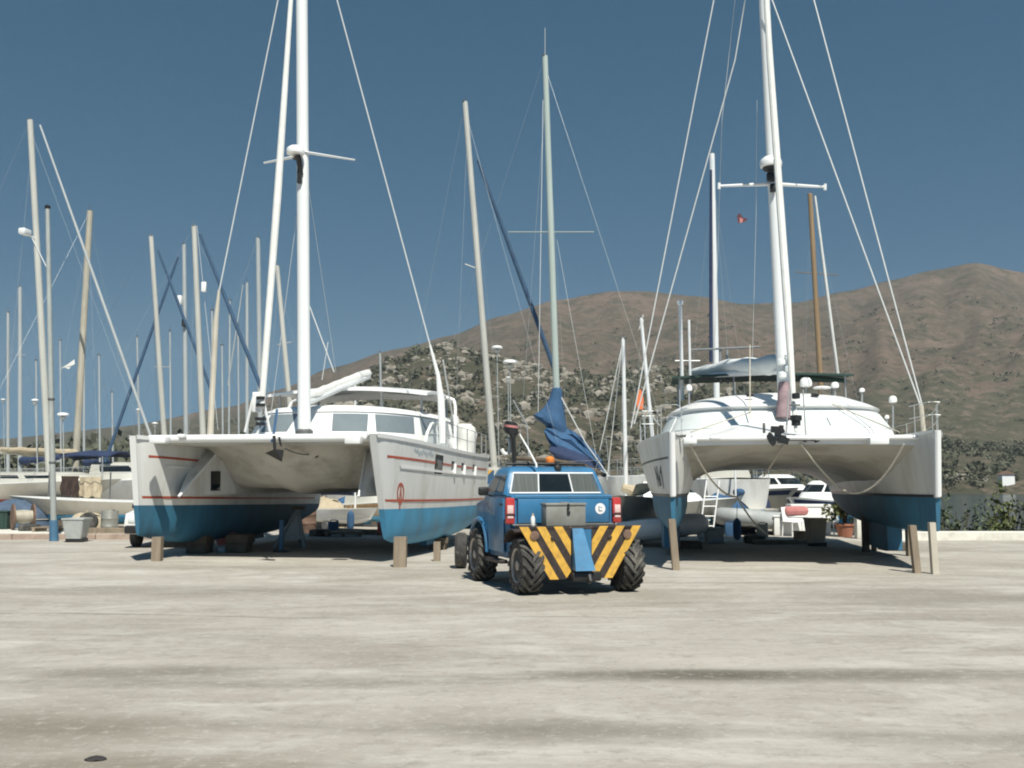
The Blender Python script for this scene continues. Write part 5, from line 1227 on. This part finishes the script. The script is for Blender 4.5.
part('tie_rope', M['rope'], t, lambda b: b.tube([(1.15 * math.cos(a), .82 * math.sin(a), .35) for a in [i * PI / 12 for i in range(25)]], .015, 5))
t = thing('storage_crate', 'dark green storage crate at the far left edge behind the kerb', 'crate', at(3, 33.4) + Vector((0, 0, .1)))
part('crate', M['awning'], t, lambda b: (b.box((0, 0, .28), (.85, .6, .56), None, .02), [b.box((x, -.31, .28), (.06, .03, .5)) for x in (-.3, 0, .3)])); part('lid', M['awning'], t, lambda b: b.box((0, 0, .58), (.9, .65, .05), None, .015))

# plants
def shrub(label, c, h, rx, m='leaf', pot=False, nl=900, sz=.09, seed=1):
    rg = random.Random(seed); t = thing('shrub', label, 'shrub', c, 0, 'shrubs by the water')
    z0 = .35 if pot else 0
    part('stem', M['bark'], t, lambda b: [b.tube([(0, 0, z0 - .05), (math.cos(a) * rx * .2, math.sin(a) * rx * .2, z0 + h * .4), (math.cos(a) * rx * .5, math.sin(a) * rx * .5, z0 + h * .75)], [.03, .02, .008], 6) for a in (.3, 1.7, 3.1, 4.4, 5.5)])
    b = MB()
    for k in range(9):
        a = rg.uniform(0, 6.28); r_ = rg.uniform(.1, .75) * rx
        b.leaves((math.cos(a) * r_, math.sin(a) * r_, z0 + h * rg.uniform(.3, .85)), (rx * .42, rx * .42, h * .24), nl // 9, sz, rg, .3)
    b.build('foliage', M[m], t, smooth=0, weld=False)
    if pot: part('pot', M['terracotta'], t, lambda b: b.lathe([(.2, 0), (.27, .33), (.30, .34), (.30, .40), (.25, .40), (.22, .3)], (0, 0, 0), 'z', 18))
    return t


shrub('yellowish green shrub in a clay pot under the right catamaran', at(842, 30.5) , 1.25, .62, 'leafy', True, 800, .085, 1)
shrub('loose green shrub by the quay wall just right of the right catamaran', at(951, 31.2) + Vector((0, 0, -1.3)), 2.75, .95, 'leaf', seed=2, nl=620)
shrub('taller sparse shrub by the quay wall near the right edge', at(1003, 31.5) + Vector((0, 0, -1.3)), 3.0, .9, 'leafy', seed=3, nl=620)
shrub('dark low shrub behind the quay wall between the loose one and the sparse one', at(978, 33) + Vector((0, 0, -1.3)), 2.3, .75, 'leaf', seed=4, nl=434)
shrub('shrub cut by the right edge behind the quay wall', at(1036, 31) + Vector((0, 0, -1.3)), 2.9, 1.0, 'leaf', seed=5, nl=558)

b = MB(); g = at(857, 29.6); b.box(g + Vector((0, 0, .35)), (.28, .28, .70), None, .02); b.box(g + Vector((0, 0, .73)), (.34, .34, .06), None, .01)
tag(b.build('concrete_bollard', M['concrete'], loc=g), 'square pale concrete bollard right of the potted shrub', 'bollard')
# things sitting about beneath the right catamaran
def cbox(u, D, z, s_, m, label, cat='box', nm='storage_box'):
    c = at(u, D) + Vector((0, 0, z)); t = thing(nm, label, cat, c, R(rg.uniform(-15, 15)))
    part('box', M[m], t, lambda b: b.box((0, 0, s_[2] * .45), (s_[0], s_[1], s_[2] * .9), None, .03)); part('lid', M[m], t, lambda b: b.box((0, 0, s_[2] * .95), (s_[0] * 1.05, s_[1] * 1.05, s_[2] * .1), None, .02)); return t
cbox(712, 27.5, 0, (.45, .4, .42), 'greybin', 'pale grey box on the ground under the left part of the right catamaran')
cbox(787, 31.5, 0, (1.0, .7, .62), 'white', 'large white chest under the right catamaran behind the inflatable dinghy')
cbox(806, 32, 0, (1.2, .7, .95), 'white', 'tall white chest behind the beige bin', )
cbox(797, 28, 0, (.3, .25, .3), 'teak', 'small brown box between the dinghy and the beige bin')
t = thing('cushion_heap', 'faded red cushion lying on top of the large white chest', 'cushion', at(793, 31.3) + Vector((0, 0, .62)))
part('cushion', M['pinkred'], t, lambda b: b.box((0, 0, .14), (.75, .5, .28), None, .12))

def drum(u, D, m, label, r=.29, h=.88):
    t = thing('oil_drum', label, 'drum', at(u, D)); part('barrel', M[m], t, lambda b: b.lathe([(r * .95, 0), (r, .03), (r, h * .33), (r * 1.04, h * .35), (r, h * .37), (r, h * .65), (r * 1.04, h * .67), (r, h * .69), (r, h - .03), (r * .95, h)], (0, 0, 0), 'z', 20)); part('bung', M['black'], t, lambda b: b.lathe([(.04, h), (.04, h + .02), (.01, h + .025)], (.12, 0, 0), 'z', 8))
drum(309, 33, 'rust', 'rusty oil drum standing under the left catamaran beside the pale boat stand')
drum(113, 32, 'toolbox', 'grey oil drum standing behind the kerb left of the far left bow', .26, .75)


def tyre(u, D, z, label, r=.34, flat=True):
    t = thing('old_tyre', label, 'tyre', at(u, D) + Vector((0, 0, z))); ax = 'z' if flat else 'y'
    part('tread', M['rubber'], t, lambda b: b.lathe([(r * .55, -.09), (r * .9, -.10), (r, -.06), (r, .06), (r * .9, .10), (r * .55, .09), (r * .6, 0)], (0, 0, .10 if flat else r), ax, 24)); return t
tyre(34, 32.3, .1, 'old tyre lying behind the kerb beside the cable reel'); tyre(92, 31.8, .1, 'old tyre standing on edge behind the grey plastic bin', .3, False); tyre(322, 31, 0, 'old tyre lying flat under the middle of the left catamaran'); tyre(752, 27.5, 0, 'old tyre lying flat under the right catamaran beside the pale grey box', .3)


def planks(u, D, rz, label, z=0.0, n=7, L=2.2):
    t = thing('plank_stack', label, 'planks', at(u, D) + Vector((0, 0, z)), rz)
    for i in range(n): part('plank', M['prop'], t, lambda b: b.box((rg.uniform(-.15, .15), (i % 3 - 1) * .2 + rg.uniform(-.02, .02), .03 + (i // 3) * .055), (L * rg.uniform(.85, 1.05), .18, .05)))
planks(115, 30.9, .1, 'stack of planks on the pavement left of the far left bow', .1); planks(372, 32, -.2, 'stack of planks under the left catamaran near its right hull'); planks(776, 27.2, .15, 'stack of planks on the ground left of the beige bin', 0, 5, 1.6)


def small_dinghy(u, D, rz, label, sail):
    t = thing('sailing_dinghy', label, 'sailing dinghy', at(u, D), rz, 'small boats standing ashore')
    h = Hull(3.6, .68, .78, .70, .45, .45, .22, rake=.3, bpow=.9, stern=.9, wl=(.3, .85), y0=-1.8, bmin=.02, zk0=.05, zk1=.12)
    hu = part('hull', [M['white'], M['cream']], t, lambda b: h.topsides(b, 0, 1)); part('bottom_paint', M['white'], hu, h.bottom)
    m_ = part('mast', M['alu'], t, lambda b: b.tube([(0, -.7, .6), (0, -.6, 5.2)], .035, 8)); part('boom_cover', M[sail], m_, lambda b: b.tube([(0, -.65, 1.3), (0, .3, 1.32), (0, 1.5, 1.25)], [.12, .12, .06], 8))
    part('launch_trolley', M['galv'], t, lambda b: (b.box((0, .2, .12), (1.1, .06, .06)), b.box((0, -.2, .2), (.06, 3.4, .05)), b.lathe([(.05, -.6), (.15, -.6), (.15, -.52), (.05, -.52)], (0, .2, .15), 'x', 14), b.lathe([(.05, .52), (.15, .52), (.15, .6), (.05, .6)], (0, .2, .15), 'x', 14)))
small_dinghy(343, 35, R(50), 'white sailing dinghy with navy boom cover under the left catamaran', 'navy'); small_dinghy(742, 34.5, R(-35), 'white sailing dinghy with blue boom cover under the right catamaran', 'sailblue')


def pallet(u, D, label, z=0):
    t = thing('pallet', label, 'pallet', at(u, D) + Vector((0, 0, z)), R(rg.uniform(-25, 25)))
    for i in range(5): part('board', M['prop'], t, lambda b: b.box((0, -.4 + i * .2, .13), (1.15, .12, .025)))
    for x in (-.5, 0, .5): part('bearer', M['prop'], t, lambda b: b.box((x, 0, .06), (.09, .95, .115)))
pallet(345, 31, 'timber pallet lying under the middle of the left catamaran'); pallet(60, 32, 'timber pallet behind the kerb between the post and the cable reel', .1)


def ladder(u, D, h, lean, label):
    t = thing('ladder', label, 'ladder', at(u, D)); 
    for x in (-.2, .2): part('rail', M['alu'], t, lambda b: b.tube([(x, 0, 0), (x + lean, .5, h)], .025, 6))
    for i in range(1, int(h / .3)): part('rung', M['alu'], t, lambda b: b.tube([(-.2 + lean * i * .3 / h, .5 * i * .3 / h, i * .3), (.2 + lean * i * .3 / h, .5 * i * .3 / h, i * .3)], .015, 6))
ladder(300, 41, 1.9, .1, 'aluminium ladder leaning on a boat seen under the left catamaran'); ladder(704, 31, 1.7, .35, 'aluminium ladder leaning under the right catamaran left of the small craft')


def fender(u, D, z, m, label):
    t = thing('fender', label, 'fender', at(u, D) + Vector((0, 0, z))); part('body', M[m], t, lambda b: b.lathe([(.03, -.02), (.10, .06), (.12, .15), (.12, .45), (.10, .54), (.03, .62)], (0, 0, 0), 'z', 14)); part('line', M['rope'], t, lambda b: b.tube([(0, 0, .6), (.02, .02, 1.0)], .01, 5))
fender(699, 29, .0, 'white', 'white fender under the right catamaran beside the ladder foot'); fender(735, 29, .0, 'sailblue', 'blue fender between the pale grey box and the grey inflatable'); fender(352, 33, .1, 'sailblue', 'blue fender under the left catamaran near its right hull')
tag((lambda bb: (bb.add([at(1004, 258) + Vector((x, y, z)) for x in (-1.6, 1.6) for y in (-1.2, 1.2) for z in (0, 3.6)], [(0, 1, 3, 2), (4, 6, 7, 5), (0, 2, 6, 4), (1, 5, 7, 3), (0, 4, 5, 1), (2, 3, 7, 6)], 0), bb.add([at(1004, 258) + Vector((x, y, z)) for x, z in ((-1.9, 3.55), (0, 4.5), (1.9, 3.55)) for y in (-1.5, 1.5)], [(0, 2, 3, 1), (2, 4, 5, 3), (0, 4, 2), (1, 3, 5)], 1), bb.build('shore_hut', [M['white'], M['rust']], loc=at(1004, 258), smooth=0))[2])(MB()), 'tiny white hut on the far shore near the right edge', 'hut')

def chair(u, D, rz, m, label):
    t = thing('plastic_chair', label, 'chair', at(u, D), rz); part('seat', M[m], t, lambda b: b.box((0, 0, .43), (.46, .44, .035), None, .01)); part('backrest', M[m], t, lambda b: b.box((0, .22, .66), (.44, .03, .44), Matrix.Rotation(-.15, 3, 'X'), .01))
    for x in (-.2, .2):
        for y in (-.19, .19): part('leg', M[m], t, lambda b: b.tube([(x * 1.1, y * 1.15, 0), (x, y, .43)], .02, 6))
chair(790, 31, .5, 'white', 'white plastic chair left of the pair behind the beige bin'); chair(826, 31.5, -.6, 'white', 'white plastic chair beside the potted shrub'); chair(702, 32.5, 1.2, 'white', 'white plastic chair under the left part of the right catamaran')


def can(u, D, z, m, label):
    t = thing('jerry_can', label, 'jerry can', at(u, D) + Vector((0, 0, z)), rg.uniform(-.5, .5)); part('can', M[m], t, lambda b: b.box((0, 0, .2), (.33, .18, .4), None, .035)); part('handle', M[m], t, lambda b: b.tube([(-.1, 0, .4), (-.08, 0, .45), (.08, 0, .45), (.1, 0, .4)], .015, 6)); part('cap', M['black'], t, lambda b: b.lathe([(.03, .38), (.03, .44), (.01, .445)], (.13, 0, 0), 'z', 10))
can(728, 31, 0, 'sailblue', 'blue jerry can in front of the blue inflatable dinghy'); can(760, 30, 0, 'beigebin', 'tan jerry can left of the grey inflatable under the right catamaran'); can(335, 32, 0, 'sailblue', 'blue jerry can under the left catamaran by the flat tyre'); can(384, 31.5, 0, 'red', 'red jerry can under the left catamaran next to its right hull')


def tarp_cover(u, D, s_, m, label, seed):
    t = thing('covered_gear', label, 'covered gear', at(u, D)); o = Vector((seed * 3.1, seed * 1.7, 0))
    part('tarp', M[m], t, lambda b: b.grid(lambda i, j: Vector((s_[0] * math.cos(i * PI / 14) * math.cos(j * PI / 16) * (1 + .2 * noise.noise(o + Vector((i * .5, j * .4, 0)))), s_[1] * math.sin(i * PI / 14) * math.cos(j * PI / 16), s_[2] * math.sin(j * PI / 16) ** .6 * (1 + .25 * noise.noise(o + Vector((i * .35, j * .3, 5)))))), range(29), range(9)), smooth=70)
    part('tie_rope', M['rope'], t, lambda b: b.tube([(s_[0] * 1.0 * math.cos(a), s_[1] * 1.0 * math.sin(a), .12) for a in [i * PI / 14 for i in range(29)]], .015, 5))
tarp_cover(724, 33.5, (.9, .6, 1.15), 'sailblue', 'heap of gear under a blue cover, left of the grey inflatable', 1); tarp_cover(749, 36, (.8, .6, 1.25), 'navy', 'heap of gear under a navy cover behind the grey inflatable', 2); tarp_cover(326, 37, (.9, .7, 1.0), 'tan', 'heap of gear under a tan cover below the left catamaran', 3); tarp_cover(354, 39, (.8, .6, 1.2), 'sailblue', 'heap of gear under a blue cover below the left catamaran', 4); tarp_cover(90, 34, (.6, .5, .6), 'tan', 'heap of gear under a tan cover behind the grey bin', 5)

# bits of debris on the near yard
for u, v, s_, lb in ((96, 760, .05, 'small dark stone on the yard near the bottom left corner'),):
    g = G(u, v); b = MB(); b.add([g + Vector((p.x * s_ * 1.5 * (1 + .4 * noise.noise(p * 2)), p.y * s_, max(0, p.z) * s_ * .55)) for p in iv], iff)
    tag(b.build('stone', M['stone'], loc=g, smooth=30), lb, 'stone')

# ------------------------------------------------------------------ air
HAZE = .0002
if HAZE:
    b = MB(); b.box((0, 1200, 170), (6000, 2900, 360))
    hz = b.build('haze', None, smooth=0); m = bpy.data.materials.new('haze_air'); m.use_nodes = True; nt = m.node_tree
    nt.nodes.remove(nt.nodes['Principled BSDF']); pv = nt.nodes.new('ShaderNodeVolumePrincipled'); pv.inputs['Color'].default_value = (.76, .84, .84, 1); pv.inputs['Density'].default_value = HAZE
    nt.links.new(pv.outputs[0], nt.nodes['Material Output'].inputs['Volume']); hz.data.materials.clear(); hz.data.materials.append(m); tag(hz, 'thin even haze in the air over the harbour', 'haze', kind='stuff')
